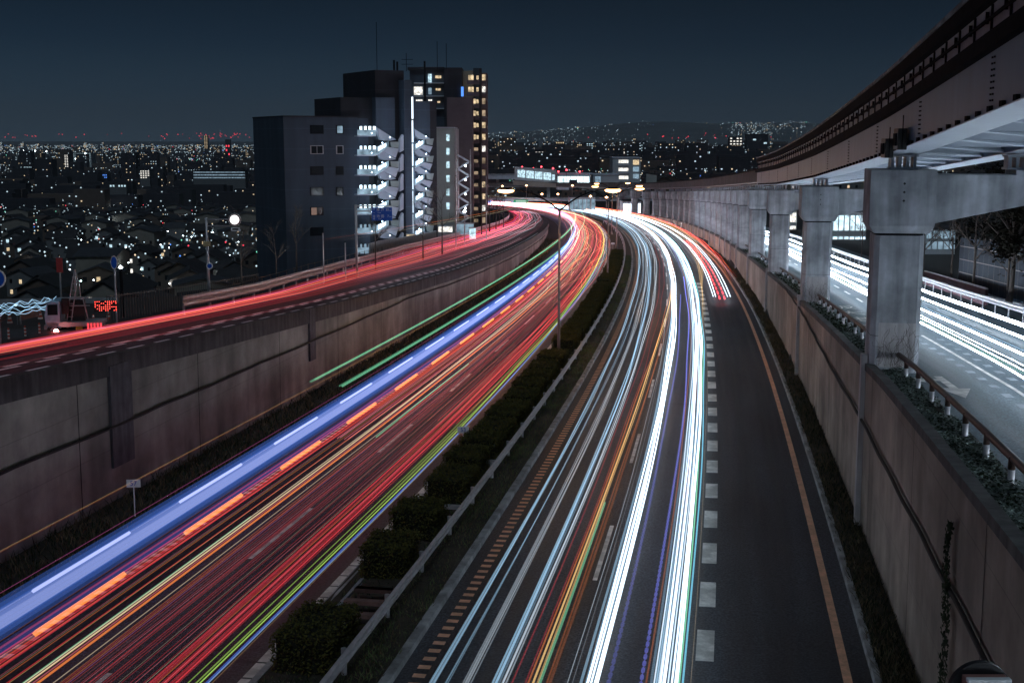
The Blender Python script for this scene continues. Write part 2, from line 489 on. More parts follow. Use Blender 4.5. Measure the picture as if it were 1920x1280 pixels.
# ---------------------------------------------------------------- terrain
LT = [(-100,4.5),(40,4.2),(62,1.5),(80,-3.0),(100,-8),(125,-13),(160,-17.5),(220,-21),(350,-26.5),(600,-33),(900,-40),(3000,-45),(30000,-50)]
RT = [(-100,6.5),(40,4.4),(120,0.9),(200,-2.3),(300,-5.5),(500,-10),(900,-15),(1800,-14),(3000,-12),(4200,0),(5500,55),(7500,132),(9500,150),(14000,152)]
def smooth01(t): t = max(0, min(1, t)); return t*t*(3-2*t)
def ridge(x): return 0.82 + 0.16*math.sin(x*0.0011+1.0) + 0.09*math.sin(x*0.0031) + 0.05*math.sin(x*0.0074+2)
def terrain_z(x, y):
    k = x/max(y, 60)
    zl = lerp_tab(LT, y)
    zr = lerp_tab(RT, y)
    if y > 3000: zr = zr*ridge(x) if zr > 0 else zr
    if y > 3000 and zr > -12: zr = -12 + (zr+12)*(.25+.75*smooth01((k+.10)/.30))
    w = smooth01((k+0.16)/0.14) if y > 900 else smooth01((k+0.05)/0.07) if y > 260 else (1.0 if x > 0 else 0.0)
    return zl*(1-w) + zr*w
# corridor of the road in plan: cut terrain to motorway level inside it
def corridor(x, y):
    """signed (off) wrt reference if near, else None"""
    best = None
    i0 = max(0, min(len(pts)-1, int(y+80)))
    lo, hi = (max(0, i0-60), min(len(pts), i0+60)) if y < 330 else (330, len(pts))
    bd = 1e9
    last = bisect.bisect(CUM, SF)
    for i in range(lo, min(hi, last+8), 3):
        d = (pts[i].x-x)**2 + (pts[i].y-y)**2
        if d < bd: bd = d; best = i
    if best is None or (best >= last-4 and (x < pts[best].x-6 or bd > 1600)): return 99 if x > 0 else -99
    p = pts[best]; q = pts[min(best+1, len(pts)-1)]; d = (q-p)
    if d.length < 1e-6: d = p-pts[best-1]
    d.normalize(); return (x-p.x)*d.y - (y-p.y)*d.x
def ground_h(x, y):
    z = terrain_z(x, y)
    if y < 560 and abs(x) < 160:
        o = corridor(x, y)
        if abs(o) >= 99: return z
        zl = zlow(y)
        if -17.5 < o < 13.2: return zl - 0.35
        if o <= -17.5:
            ou = lerp_tab(OUT, y)
            if o > ou-1.5: return min(z, zl + hw(y) - 0.5) if o < -18.2 else zl-0.35
            edge = zl + hw(y) - 0.45
            w = smooth01((ou-1.5-o)/16.0)
            if y < 300: return edge*(1-w) + min(z, edge)*w
            return min(edge, z)
        if o >= 13.2 and y < 330:
            edge = zl + hw(y) - 0.55
            w = smooth01((o-26)/60.0)
            return edge*(1-w) + z*w
        return min(z, zl-0.3) if o < 40 else z
    return z
def make_ground():
    mb = MB()
    ys = [-60]
    while ys[-1] < 15000:
        y = ys[-1]; ys.append(y + (3.0 if y < 330 else max(4.0, y*0.012)*min(2.2, 1+ (y-330)/2500)))
    N = 110
    us = [(j/N*2-1) for j in range(N+1)]
    for y in ys:
        half = 60 + 0.52*max(y, 0) + (40 if y < 500 else 0)
        for u in us:
            x = half*(0.45*u + 0.55*u**3)
            if y < 420: x = half*u*0.55 + half*0.45*u**3
            mb.v.append((x, y, ground_h(x, y)))
    for i in range(len(ys)-1):
        for j in range(N):
            a = i*(N+1)+j
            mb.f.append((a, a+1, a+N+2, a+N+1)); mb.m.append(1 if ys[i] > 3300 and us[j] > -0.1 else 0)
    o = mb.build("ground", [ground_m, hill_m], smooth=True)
    tag(o, kind="structure")
    mb = MB(); mb.box(-40000, 40000, -4000, 50000, -90, -60)
    tag(mb.build("plain", ground_m), kind="structure")
make_ground()

# ---------------------------------------------------------------- road surfaces
mb = MB(); mb.uv = []; sweep(mb, [(13.0, 0), (-4.3+0.0, 0)], SN, SF)
tag(mb.build("motorway_right_carriageway", asphalt), kind="structure")
mb = MB(); mb.uv = []; sweep(mb, [(-3.3, -0.004), (-15.0, -0.004)], SN, SF)
tag(mb.build("motorway_left_carriageway", asphalt), kind="structure")
mb = MB(); mb.uv = []; sweep(mb, [(-14.9, 0.0), (lambda s: outer(s)-1.2, 0.0), (lambda s: outer(s)-1.2, -0.6)], SN, sY(335), up=1)
tag(mb.build("ramp_road", asphalt), kind="structure")
mb = MB(); mb.uv = []; sweep(mb, [(25.5, -0.02), (13.1, 0.0)], SN, sY(240), up=2)
tag(mb.build("upper_right_road", asphalt_up), kind="structure")

def strip(mb, o0, o1, s0, s1, dz=0.006, up=0): sweep(mb, [(o1, dz), (o0, dz)], s0, s1, up)
# solid lines
mb = MB(); strip(mb, 10.30, 10.52, SN, sY(300)); tag(mb.build("orange_edge_line", paint_o), kind="structure")
mb = MB()
s = sY(5)
while s < 250:      # hatched median-side line: short transverse ticks over a thin line
    strip(mb, -0.10, 0.22, s, s+0.24); s += 0.55
tag(mb.build("ticked_edge_line", paint_o), kind="structure")
mb = MB()
s = sY(5)
while s < 200:
    strip(mb, -10.78, -10.50, s, s+0.30); s += 0.62
tag(mb.build("ticked_lane_line", paint), kind="structure")
mb = MB()
s = sY(8)
while s < 330:
    e = s+0.92
    strip(mb, -4.18, -3.88, s, e, 0.006); s += 1.0
tag(mb.build("left_edge_line", paint), kind="structure")
def dashes(name, o, w, first, length, period, s1, up=0, m=paint):
    mb = MB(); s = first
    while s < s1: strip(mb, o-w/2, o+w/2, s, s+length, 0.006, up); s += period
    tag(mb.build(name, m), kind="structure")
dashes("lane_dashes_right", 3.56, 0.14, sY(35.0)-60, 6.0, 15.6, 330)
dashes("lane_dashes_left", -7.5, 0.15, sY(35.0)-60+0.3, 6.2, 15.6, 300)
dashes("exit_lane_blocks", 6.95, 0.46, sY(35.3)-48, 2.2, 4.05, 110)
dashes("ramp_edge_dashes", -15.25, 0.20, sY(10), 1.4, 2.4, 170, up=1, m=paint_r)
dashes("ramp_middle_dashes", -16.28, 0.20, sY(10), 1.5, 2.6, 150, up=1, m=paint_r)
dashes("ramp_middle_dashes_outer", -16.62, 0.18, sY(10)+1.1, 1.5, 2.6, 150, up=1, m=paint_r)
mb = MB(); strip(mb, 15.92, 16.05, SN, sY(58), up=2); tag(mb.build("upper_road_lane_line", paint), kind="structure")
dashes("upper_road_lane_dashes", 15.98, 0.14, sY(60), 3.0, 6.5, 190, up=2)
dashes("upper_road_side_dashes", 16.45, 0.26, sY(22), 0.7, 1.9, sY(56), up=2, m=paint_f)
dashes("upper_road_side_dashes_inner", 15.5, 0.26, sY(22), 0.7, 1.9, sY(56), up=2, m=paint_f)
dashes("upper_road_far_dashes", 19.2, 0.14, sY(18), 3.0, 6.5, 190, up=2, m=paint_f)
# arrow and transverse kanji-like road lettering on the upper road
def flat(mb, s, o, polys, sc=1.0, up=2, dz=0.008):
    for poly in polys:
        k = len(mb.v)
        for a, b in poly: mb.v.append(tuple(P(s+a*sc, o+b*sc, dz, up)))
        mb.f.append(tuple(range(k, k+len(poly)))); mb.m.append(0)
mb = MB()
sa = sY(41.5)
flat(mb, sa+.6, 14.2, [[(-1.2,-.13),(-1.2,.13),(1.8,.13),(1.8,-.13)], [(-1.205,-.48),(-3.1,0),(-1.205,.48)], [(.55,-.135),(1.05,-.135),(1.05,-.6),(.55,-.6)], [(1.45,-.605),(.15,-.605),(.8,-1.15)]], 1.0)
tag(mb.build("road_arrow", paint), kind="structure")
def road_text(name, body, s, o, size, stretch, up=2):
    cu = bpy.data.curves.new(name, 'FONT'); cu.body = body; cu.size = size; cu.align_x = 'CENTER'; cu.align_y = 'CENTER'
    ob = bpy.data.objects.new(name, cu); COL.objects.link(ob)
    dg = bpy.context.evaluated_depsgraph_get()
    me = bpy.data.meshes.new_from_object(ob.evaluated_get(dg))
    bpy.data.objects.remove(ob)
    for v in me.vertices:
        q = P(s + v.co.y*stretch, o - v.co.x*-1, 0.010, up); v.co = q
    me.materials.append(paint)
    ob = bpy.data.objects.new(name, me); COL.objects.link(ob)
    tag(ob, kind="structure"); return ob
for i, ch in enumerate(("空", "港", "大", "阪")):
    road_text("road_lettering", ch, sY(62)+i*4.3, 14.3, 1.5, 1.9)

# ---------------------------------------------------------------- kerbs, verges, median
mb = MB(); sweep(mb, [(-0.72, 0.0), (-0.72, 0.16), (-0.48, 0.16), (-0.46, 0.0)], SN, 330)
tag(mb.build("median_kerb", kerb_c), kind="structure")
mb = MB(); sweep(mb, [(11.20, 0.0), (11.20, 0.15), (11.02, 0.15), (11.0, 0.0)], SN, 330)
tag(mb.build("verge_kerb", kerb_c), kind="structure")
def lumpy(o0, o1, n, h, s0, s1, up, name, amp=0.06, mat=soil):
    mb = MB(); ss = srange(s0, s1); rows = []
    for s in ss:
        r = []
        for j in range(n+1):
            f = j/n; r.append(len(mb.v)); mb.v.append(tuple(P(s, o1+(o0-o1)*f, h+random.uniform(-amp, amp), up)))
        rows.append(r)
    for a, b in zip(rows, rows[1:]):
        for j in range(n): mb.f.append((a[j], a[j+1], b[j+1], b[j])); mb.m.append(0)
    tag(mb.build(name, mat, smooth=True), kind="structure")
lumpy(-3.75, -0.70, 8, 0.12, SN, 330, 0, "median_soil")
lumpy(11.18, 12.10, 4, 0.13, SN, 330, 0, "verge_soil_right")
lumpy(-14.95, -12.6, 6, 0.10, SN, 300, 0, "verge_soil_left")
lumpy(12.2, 13.25, 4, 0.05, SN, sY(240), 2, "planting_strip_soil")
mb = MB(); sweep(mb, [(-3.80, 0.0), (-3.80, 0.14), (-3.62, 0.14), (-3.60, 0.0)], SN, 330)
tag(mb.build("median_far_kerb", kerb_c), kind="structure")

def blades(name, o0, o1, s0, s1, cnt, up, mats, h0, h1, w, base=0.1, lean=0.5, bias=1.6, label=None, clump=None):
    mb = MB()
    cl = [random.uniform(s0, s1) for _ in range(clump)] if clump else None
    for i in range(cnt):
        s = s0 + (s1-s0)*random.random()**bias
        if cl and random.random() < 0.6: s = min(s1, max(s0, random.choice(cl)+random.gauss(0, 0.8)))
        o = random.uniform(o0, o1)
        b = P(s, o, base-0.03, up); h = random.uniform(h0, h1)*(0.6+0.8*random.random())
        a = random.uniform(0, 6.283); dx, dy = math.cos(a)*w, math.sin(a)*w
        l = Vector((random.gauss(0, lean)*h, random.gauss(0, lean)*h, h))
        mb.mi = 0 if random.random() < 0.6 else 1
        mid = b + l*0.55 + Vector((0,0,h*0.08))
        k = len(mb.v)
        mb.v += [tuple(b+Vector((-dx,-dy,0))), tuple(b+Vector((dx,dy,0))), tuple(mid+Vector((dx*.8,dy*.8,0))), tuple(mid-Vector((dx*.8,dy*.8,0))), tuple(b+l)]
        mb.f += [(k,k+1,k+2,k+3), (k+3,k+2,k+4)]; mb.m += [mb.mi]*2
    o = mb.build(name, mats); return tag(o, label, None, None, "stuff")
blades("grass", -1.75, -0.72, sY(24), 150, 26000, 0, [grass_m, dry_m], 0.05, 0.20, 0.014, bias=1.7, clump=60)
blades("grass", -3.5, -1.7, sY(24), 150, 12000, 0, [ivyd_m, grass_m], 0.05, 0.18, 0.016, bias=1.7)
blades("grass", 11.15, 12.02, sY(26), 170, 26000, 0, [dry_m, ivyd_m], 0.06, 0.30, 0.014, bias=1.6, clump=80)
blades("grass", -14.85, -12.7, sY(30), 190, 26000, 0, [dry_m, ivyd_m], 0.06, 0.42, 0.018, bias=1.4, clump=90)
def leaves(name, o0, o1, s0, s1, cnt, up, mats, sz, base, hmax, bias=1.6):
    mb = MB()
    for i in range(cnt):
        s = s0 + (s1-s0)*random.random()**bias
        o = random.uniform(o0, o1)
        c = P(s, o, base+random.random()**1.5*hmax*(0.5+0.5*math.sin(s*1.7+o*3)), up)
        r = sz*random.uniform(0.6, 1.3); a = random.uniform(0, 6.28); tl = random.uniform(-0.7, 0.7)
        u = Vector((math.cos(a), math.sin(a), tl*0.8))*r; v = Vector((-math.sin(a), math.cos(a), random.uniform(-.6,.6)))*r*0.6
        mb.mi = 0 if random.random() < 0.65 else 1
        mb.quad(c-u, c-v, c+u, c+v)
    o = mb.build(name, mats); return tag(o, None, None, None, "stuff")
leaves("ground_cover", 12.25, 13.2, sY(17), sY(58), 26000, 2, [ivy_m, ivyd_m], 0.045, 0.08, 0.16, 1.3)
leaves("ground_cover", 12.25, 13.2, sY(58), 150, 14000, 2, [ivyd_m, ivy_m], 0.07, 0.08, 0.30, 1.2)

# ---------------------------------------------------------------- retaining walls
t = wempty("retaining_wall", P(0, -14.9, 0), 0, "long stained concrete retaining wall holding up the ramp on the left", "retaining wall")
def wall_prof(side, face, thick, h_of):
    pass
mb = MB()
ht = lambda s: hw(P(s, -14.9).y) + 0.02
sweep(mb, [(-14.90, -0.2), (-14.86, lambda s: ht(s)-0.78)], SN, sY(335))
# vertical joints and drip streaks proud by 4 mm
mb.mi = 1
s = sY(-10)
js = []
for sj in [sY(41.5)+0.0] : pass
s = sY(10.0)
while s < 260:
    sweep(mb, [(-14.885, 0), (-14.85, lambda q: ht(q)-0.79), ], s, s+0.05)
    js.append(s); s += 10.4
tmp = mb.build("wall_face", [concrete, steel_d], t)
mb = MB(); sweep(mb, [(-14.78, lambda s: ht(s)-0.78), (-14.78, ht), (-15.12, ht), (-15.12, lambda s: ht(s)-0.3)], SN, sY(335))
sweep(mb, [(-14.90, lambda s: ht(s)-0.78), (-14.78, lambda s: ht(s)-0.78)], SN, sY(335))
mb.build("coping", coping, t)
for Yp, w_, z0_, z1_ in ((63.5, 1.0, 1.9, 4.75), (40.6, 1.7, 1.4, 5.2)):
    s_ = sY(Yp+2.5)
    mb = MB()
    sweep(mb, [(-14.86, z0_), (-14.76, z0_), (-14.74, z1_), (-14.86, z1_)], s_, s_+w_, closed=True)
    pl = mb.build("cover_plate", principled("weathered_plate", (.10,.10,.11), .8, var=.3, scale=2, streak=(4,4,.4,.4)), t)
# cable on left wall (its own thing)
mb = MB()
cp_ = []
s = SN+3
while s < sY(215):
    yy = P(s, -14.8).y
    cp_.append(P(s, -14.74, min(3.0, hw(yy)-1.0) - 0.05*abs(math.sin((s+3)/10.4*math.pi)) + random.uniform(-.015,.015))); s += 1.3
mb.tube(cp_, 0.055, 6)
tag(mb.build("wall_cable", cable_m, smooth=True), "thick black cable sagging along the left retaining wall", "cable")

t = wempty("retaining_wall", P(0, 12.1, 0), 0, "tall brownish concrete retaining wall beneath the monorail piers on the right", "retaining wall")
htr = lambda s: hw(P(s, 12.1).y) - 0.2 + 0.28
mb = MB()
sweep(mb, [(12.02, lambda s: htr(s)-0.02), (12.06, -0.2)], SN, sY(330))
mb.mi = 1
s = sY(6.0)
while s < 230:
    sweep(mb, [(12.01, lambda q: htr(q)-0.05), (12.045, 0)], s, s+0.045); s += 9.2
mb.build("wall_face", [concrete_r, steel_d], t)
mb = MB(); sweep(mb, [(12.28, lambda s: htr(s)-0.4), (12.28, htr), (11.99, htr), (11.99, lambda s: htr(s)-0.24), (12.03, lambda s: htr(s)-0.25)], SN, sY(330))
mb.build("coping", coping, t)
mb = MB()
cp_ = []
tab = [(-60,3.7),(36,3.75),(43,3.85),(52,3.75),(62,3.9),(72,4.15),(88,4.2),(95,4.0)]
s = SN+3
while s < sY(95):
    yy = P(s, 11.98).y
    z_ = min(lerp_tab(tab, yy), htr(s)-0.12)
    cp_.append(P(s, 11.94, z_ + 0.03*math.sin(s*1.1))); s += 1.1
mb.tube(cp_, 0.05, 6)
tag(mb.build("wall_cable", cable_m, smooth=True), "thin dark cable clipped along the right retaining wall", "cable")
# ivy climbing the right wall
mb = MB()
s_ = sY(27.3)
for i in range(900):
    f = random.random(); zz = 0.6 + f*4.6
    so = s_ + 0.18*math.sin(zz*1.8) + random.gauss(0, 0.17*(1.0 if f < .8 else .5))
    c = P(so, 11.93-random.random()*0.10, zz)
    a = random.uniform(0, 6.28); r = random.uniform(.03, .075)
    u = Vector((random.uniform(-.4,.2), math.cos(a), math.sin(a)))*r; v = Vector((random.uniform(-.4,.2), -math.sin(a), math.cos(a)))*r*.7
    mb.quad(c-u, c-v, c+u, c+v)
tv = mb.build("climbing_ivy", ivyd_m)
tag(tv, "strand of dark ivy climbing the right retaining wall near the camera", "ivy")

# ---------------------------------------------------------------- guard rails
def wbeam(name, off, up, s0, s1, z, mat, postmat, post_step, label, side=1, pw=0.07, hs=1.0):
    t = wempty(name, P(max(s0, 0), off if not callable(off) else off(max(s0,0)), 0, up), 0, label, "guard rail")
    of = off if callable(off) else (lambda s: off)
    mb = MB(); d = 0.06*side
    prof = [(a, b*hs) for a, b in [(0,-.17),(d,-.12),(d,-.06),(0,0),(d,.06),(d,.12),(0,.17)]]
    sweep(mb, [((lambda s, a=a: of(s)+a), z+b) for a, b in prof], s0, s1, up)
    sweep(mb, [((lambda s, a=a: of(s)+a-0.02*side), z+b) for a, b in prof[::-1]], s0, s1, up)
    mb.build("rail_beam", mat, t, smooth=False)
    s = s0+0.4; k = 0
    while s < s1 and k < 96:
        mb = MB(); c = P(s, of(s)-0.10*side, 0, up)
        mb.tube([c+Vector((0,0,-.3)), c+Vector((0,0,z+.16))], pw, 8)
        mb.build("post", postmat, t); s += post_step*(1 if s < 120 else 2); k += 1
    return t
wbeam("guard_rail", -1.60, 0, sY(5), 260, 0.62, galv, galv, 4.0, "long galvanised guard rail running down the planted median")
wbeam("guard_rail", lambda s: outer(s)-0.2, 1, sY(61), sY(300), 0.72, galv, galv, 4.0, "pale corrugated guard rail along the outer edge of the ramp", side=1, hs=1.7)
wbeam("guard_rail", 21.6, 2, sY(52), sY(200), 0.75, galv, galv, 3.0, "bluish guard rail on the far side of the upper right road", side=-1, pw=0.04)
# pipe rail with brown paint on the right
t = wempty("guard_rail", P(0, 12.95, 0, 2), 0, "dark brown tube guard rail edging the planting strip by the upper right road", "guard rail")
mb = MB(); ps = [P(s, 13.05, 0.62, 2) for s in srange(SN, sY(170))]; mb.tube(ps, 0.085, 10); mb.build("rail_tube", rail_b, t, smooth=True)
s = sY(12); k = 0
while s < sY(150) and k < 60:
    c = P(s, 13.02, 0, 2)
    mb = MB(); mb.tube([c+Vector((0,0,-.3)), c+Vector((0,0,.42))], 0.07, 10); po = mb.build("post", galv, t, smooth=True)
    mb = MB(); mb.tube([c+Vector((0,0,.40)), c+Vector((0,0,.66))], 0.075, 10); mb.build("post_cap", rail_b, po, smooth=True)
    s += 2.55 if s < 60 else 5.1; k += 1

# ---------------------------------------------------------------- monorail: piers, girders
MZ = [(-60,18.6),(20,13.95),(43,12.5),(75,10.78),(107,9.3),(134,8.3),(154,7.5),(224,4.6),(318,0.7),(450,-3.6),(600,-6)]
def mzb(s, off): return lerp_tab(MZ, P(s, off).y)
GO1, GO2 = 12.98, 16.7
def msweep(mb, prof, s0, s1, centre, closed=True, step=None):
    ss = srange(s0, s1); k = len(mb.v); n = len(prof)
    for s in ss:
        zb = mzb(s, centre)
        for a, z in prof:
            q = P(s, centre+a); q.z = zb+z; mb.v.append(tuple(q))
    for i in range(len(ss)-1):
        for j in range(n if closed else n-1):
            a = k+i*n+j; b = k+i*n+(j+1) % n
            mb.f.append((a, b, b+n, a+n)); mb.m.append(mb.mi)
    if closed:
        mb.f.append(tuple(k+j for j in range(n))); mb.m.append(mb.mi)
        mb.f.append(tuple(k+(len(ss)-1)*n+j for j in range(n))[::-1]); mb.m.append(mb.mi)
SJ = sY(134)     # joint where the deep steel girder ends
def rect(a0, a1, z0, z1): return [(a0,z0),(a0,z1),(a1,z1),(a1,z0)]
for centre, lab in ((GO1, "grey steel monorail track girder nearest the motorway"), (GO2, "grey steel monorail track girder further from the motorway")):
    t = wempty("monorail_girder", P(0, centre, 12), 0, lab, "monorail girder")
    mb = MB(); msweep(mb, rect(-0.42, 0.42, 0.03, 1.28), sY(-40), SJ, centre); mb.build("web_panel", steel_g, t)
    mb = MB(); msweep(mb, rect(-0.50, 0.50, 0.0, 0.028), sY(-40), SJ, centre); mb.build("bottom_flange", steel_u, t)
    mb = MB(); msweep(mb, rect(-0.62, 0.62, 1.28, 1.62), sY(-40), SJ, centre); mb.build("lower_guide_track", steel_d, t)
    mb = MB(); msweep(mb, rect(-0.345, 0.345, 1.62, 2.34), sY(-40), SJ, centre); mb.build("recessed_web", recess_m, t)
    mb = MB(); msweep(mb, rect(-0.55, 0.55, 2.34, 2.78), sY(-40), SJ, centre); mb.build("running_beam", steel_d, t)
    mb = MB()
    msweep(mb, rect(-0.43, -0.385, 2.00, 2.07), sY(-40), SJ, centre); mb.build("conductor_rail", steel_d, t)
    mb = MB()
    msweep(mb, rect(-0.60, -0.555, 2.70, 2.80), sY(-40), SJ, centre); mb.build("edge_strip", kerb_c, t)
    s = sY(9)
    while s < SJ-1:
        zb = mzb(s, centre); mb = MB()
        for dd, ww, z0, z1, a0, a1 in ((0, .05, 1.63, 2.33, -.385, -.34), (.35, .03, 1.95, 2.2, -.43, -.36)):
            c = [P(s+dd-ww, centre+a0), P(s+dd-ww, centre+a1), P(s+dd+ww, centre+a1), P(s+dd+ww, centre+a0)]
            mb.hexa([(q.x,q.y,zb+z0) for q in c]+[(q.x,q.y,zb+z1) for q in c])
        mb.build("rail_bracket", steel_d, t); s += 1.9
    s = sY(14); k = 0
    while s < SJ-2 and centre == GO1:
        zb = mzb(s, centre)
        if k % 8 == 4:
            mb = MB()
            for r in range(9):
                for dd in (-.12, .12):
                    c = P(s+dd, centre-0.43); z = zb+.12+r*.125
                    mb.hexa([(c.x-.02,c.y-.03,z),(c.x+.0,c.y-.03,z),(c.x+.0,c.y+.03,z),(c.x-.02,c.y+.03,z),(c.x-.02,c.y-.03,z+.04),(c.x+.0,c.y-.03,z+.04),(c.x+.0,c.y+.03,z+.04),(c.x-.02,c.y+.03,z+.04)])
            mb.build("bolted_splice", steel_d, t)
        c = [P(s-.14, centre-.50), P(s-.14, centre-.42), P(s+.14, centre-.42), P(s+.14, centre-.50)]
        mb = MB(); mb.hexa([(q.x,q.y,zb+.03) for q in c]+[(q.x,q.y,zb+.15) for q in c]); mb.build("stiffener_shoe", steel_d, t)
        s += 1.25; k += 1
    # slim far continuation
    mb = MB(); msweep(mb, rect(-0.35, 0.35, 0.35, 1.55), SJ, SF, centre); mb.build("far_track_beam", coping, t)
    mb = MB(); msweep(mb, rect(-0.48, 0.48, 1.55, 1.75), SJ, SF, centre); mb.build("far_track_top", steel_d, t)
    mb = MB(); msweep(mb, rect(-0.42, -0.36, 0.20, 0.28), SJ, SF, centre); mb.build("far_edge_pipe", galv, t)
# cross bracing between girders
t = wempty("monorail_bracing", P(0, 14.8, 12), 0, "pale steel cross bracing slung between the two monorail girders", "bracing")
s = sY(18); k = 0
while s < SJ-1:
    zb = mzb(s, GO1); mb = MB()
    a = P(s, GO1+.5); b = P(s, GO2-.5); a.z = zb+.28; b.z = zb+.28
    d = frame(s)[1]; d3 = Vector((d.x, d.y, 0))*0.12; u = Vector((0,0,1))
    mb.hexa([a-d3-u*.18, b-d3-u*.18, b+d3-u*.18, a+d3-u*.18, a-d3+u*.18, b-d3+u*.18, b+d3+u*.18, a+d3+u*.18])
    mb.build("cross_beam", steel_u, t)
    a2 = P(s+.2, GO1+.45); b2 = P(s+3.3, GO2-.45); a2.z = zb+.14; b2.z = mzb(s+3.3, GO1)+.14
    if s+3.3 < SJ:
        mb = MB(); mb.tube([a2, b2], .06, 6); mb.build("diagonal_brace", steel_u, t)
    s += 3.5; k += 1

def pier(s, idx, label, group, big=True):
    Yp = P(s, 12.2).y
    base = P(s, 12.05, 0)
    o3, d3, n3 = frame(s)
    ang = math.atan2(n3.y, n3.x)
    zb = mzb(s, GO1); z0 = base.z
    t = empty("monorail_pier", (base.x, base.y, z0), ang, label, "monorail pier", group)
    up = zlow(Yp)+hw(Yp)-0.2 - z0         # local height of upper ground
    top = zb-0.48-z0                      # cap top
    caph = 2.05 if Yp < 50 else (1.95 if Yp < 140 else 1.75)
    cb = top-caph
    # column with chamfers, local x = across (away from motorway), y = along
    def cham(x0, x1, y0, y1, c): return [(x0+c,y0),(x1-c,y0),(x1,y0+c),(x1,y1-c),(x1-c,y1),(x0+c,y1),(x0,y1-c),(x0,y0+c)]
    mb = MB(); mb.prism(cham(0.06, 1.66, -0.85, 0.85, .16), 'z', -0.3, cb-0.12)
    mb.build("column", pier_c, t)
    mb = MB(); mb.prism(cham(0.10, 1.62, -0.80, 0.80, .16), 'z', cb-0.12, cb-0.04); mb.build("neck_joint", steel_d, t)
    if Yp < 80:
        mb = MB(); mb.box(.30, 1.50, -.856, -.851, up+.25, up+1.75); mb.build("repair_patch", pilaster_c, t)
        rv = random.Random(idx); mb = MB()
        for q in range(34):
            x, z = rv.uniform(.25,1.55), up+rv.uniform(0,.4); pp = []
            for w in range(9): pp.append((min(1.62,max(.12,x)), -.865, z)); x += rv.gauss(0,.09); z += rv.uniform(0,.26)
            mb.tube(pp, .0055, 3)
        mb.build("dead_vine", bark, t)
    for zj in (cb*.33, cb*.66):
        mb = MB(); mb.prism(cham(0.057, 1.663, -0.853, 0.853, .16), 'z', zj, zj+.018); mb.build("form_joint", coping, t)
    # cap: tapered bottom
    mb = MB(); k = 0
    xa, xb, ya, yb = -0.18, 1.92, -1.0, 1.0
    lo = [(0.0,-.88),(1.78,-.88),(1.78,.88),(0.0,.88)]; hi = [(xa,ya),(xb,ya),(xb,yb),(xa,yb)]
    mb.hexa([(x,y,cb-.04) for x,y in lo]+[(x,y,cb+.22) for x,y in hi])
    mb.hexa([(x,y,cb+.22) for x,y in hi]+[(x,y,top) for x,y in hi])
    mb.build("pier_cap", pier_c, t, bevel=0.02)
    # cantilever arm carrying the second girder
    L = 6.3
    mb = MB()
    mb.prism([(xb, cb+.30),(xb, top-.16),(L-1.9, top-.16),(L-1.9, top),(L, top),(L, cb+1.25)], 'y', -0.86, 0.86)
    mb.build("cross_arm", pier_c, t)
    # pilaster running down the retaining wall
    mb = MB(); mb.box(-0.18, 0.02, -0.62, -0.22, -0.2, up+0.6); mb.build("pilaster", pilaster_c, t)
    # bearings
    for gx in (GO1-12.05, GO2-12.05):
        mb = MB()
        zt = zb - z0
        mb.box(gx-.46, gx+.46, -.42, .42, top, top+.07); mb.box(gx-.46, gx+.46, -.42, .42, zt-.07, zt-.002)
        for q in (-.36, -.12, .12, .36):
            mb.box(gx+q-.05, gx+q+.05, -.36, .36, top+.07, zt-.07)
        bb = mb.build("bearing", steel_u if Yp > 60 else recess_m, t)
    if big:
        mb = MB()
        for r in range(3): mb.blob((0.9+.0, -1.01, top-.45-r*.28), 0.045)
        mb.build("bolt_heads", black_p, t)
    return t
pYs = [42.9, 75.0, 107.0, 134.3, 153.7, 163.5, 173.5, 183.5, 193.5, 203.5, 213.5, 224, 234, 244, 254, 264, 274, 284, 296, 308, 322, 338, 356]
labs = {0: "nearest concrete monorail pier with a broad cantilever arm over the upper road", 1: "second nearest concrete monorail pier with a greyish cap", 2: "third monorail pier from the camera with a dark reddish cap", 3: "fourth monorail pier from the camera below the end of the steel girder"}
for i, yy in enumerate(pYs):
    i_ = min(range(len(pts)), key=lambda q: abs(P(CUM[q], 12.2).y-yy) + (1000 if CUM[q] > sY(380) else 0))
    pier(CUM[i_], i, labs.get(i, "slim concrete monorail pier in the close set row curving into the distance"), "monorail piers along the right wall" if i < 4 else "close set far monorail piers", i < 2)
# junction boxes hung on the girder
for px, py, w, h in ((1612, 278, 0.55, 0.42), (1651, 261, 0.50, 0.44)):
    Yg = 45.5 if px < 1630 else 42.2
    sg = sY(Yg-1.5); c = P(sg, GO1-.55); c.z = at(px, py, c.y).z
    ttl = "open box with a lens on the monorail girder" if px < 1630 else "square dark cabinet on the monorail girder with a rod antenna"
    t = empty("signal_box", c, math.atan2(frame(sg)[1].y, frame(sg)[1].x), ttl, "signal box")
    mb = MB(); mb.box(-w, w, -.05, .22, -h/2-.1, h/2+.1); mb.build("housing", black_p, t, bevel=.02)
    mb = MB(); mb.box(-w*.6, w*.5, .222, .27, -h/2+.02, h/2-.05); mb.build("cover", steel_d, t)
    mb = MB(); mb.tube([(-w-.1,.1,-.3),(-w-.1,.1,h*1.6)], .018, 6); mb.tube([(-w-.3,.1,.2),(-w+.1,.1,.2)], .02, 6); mb.build("mast", steel_d, t)

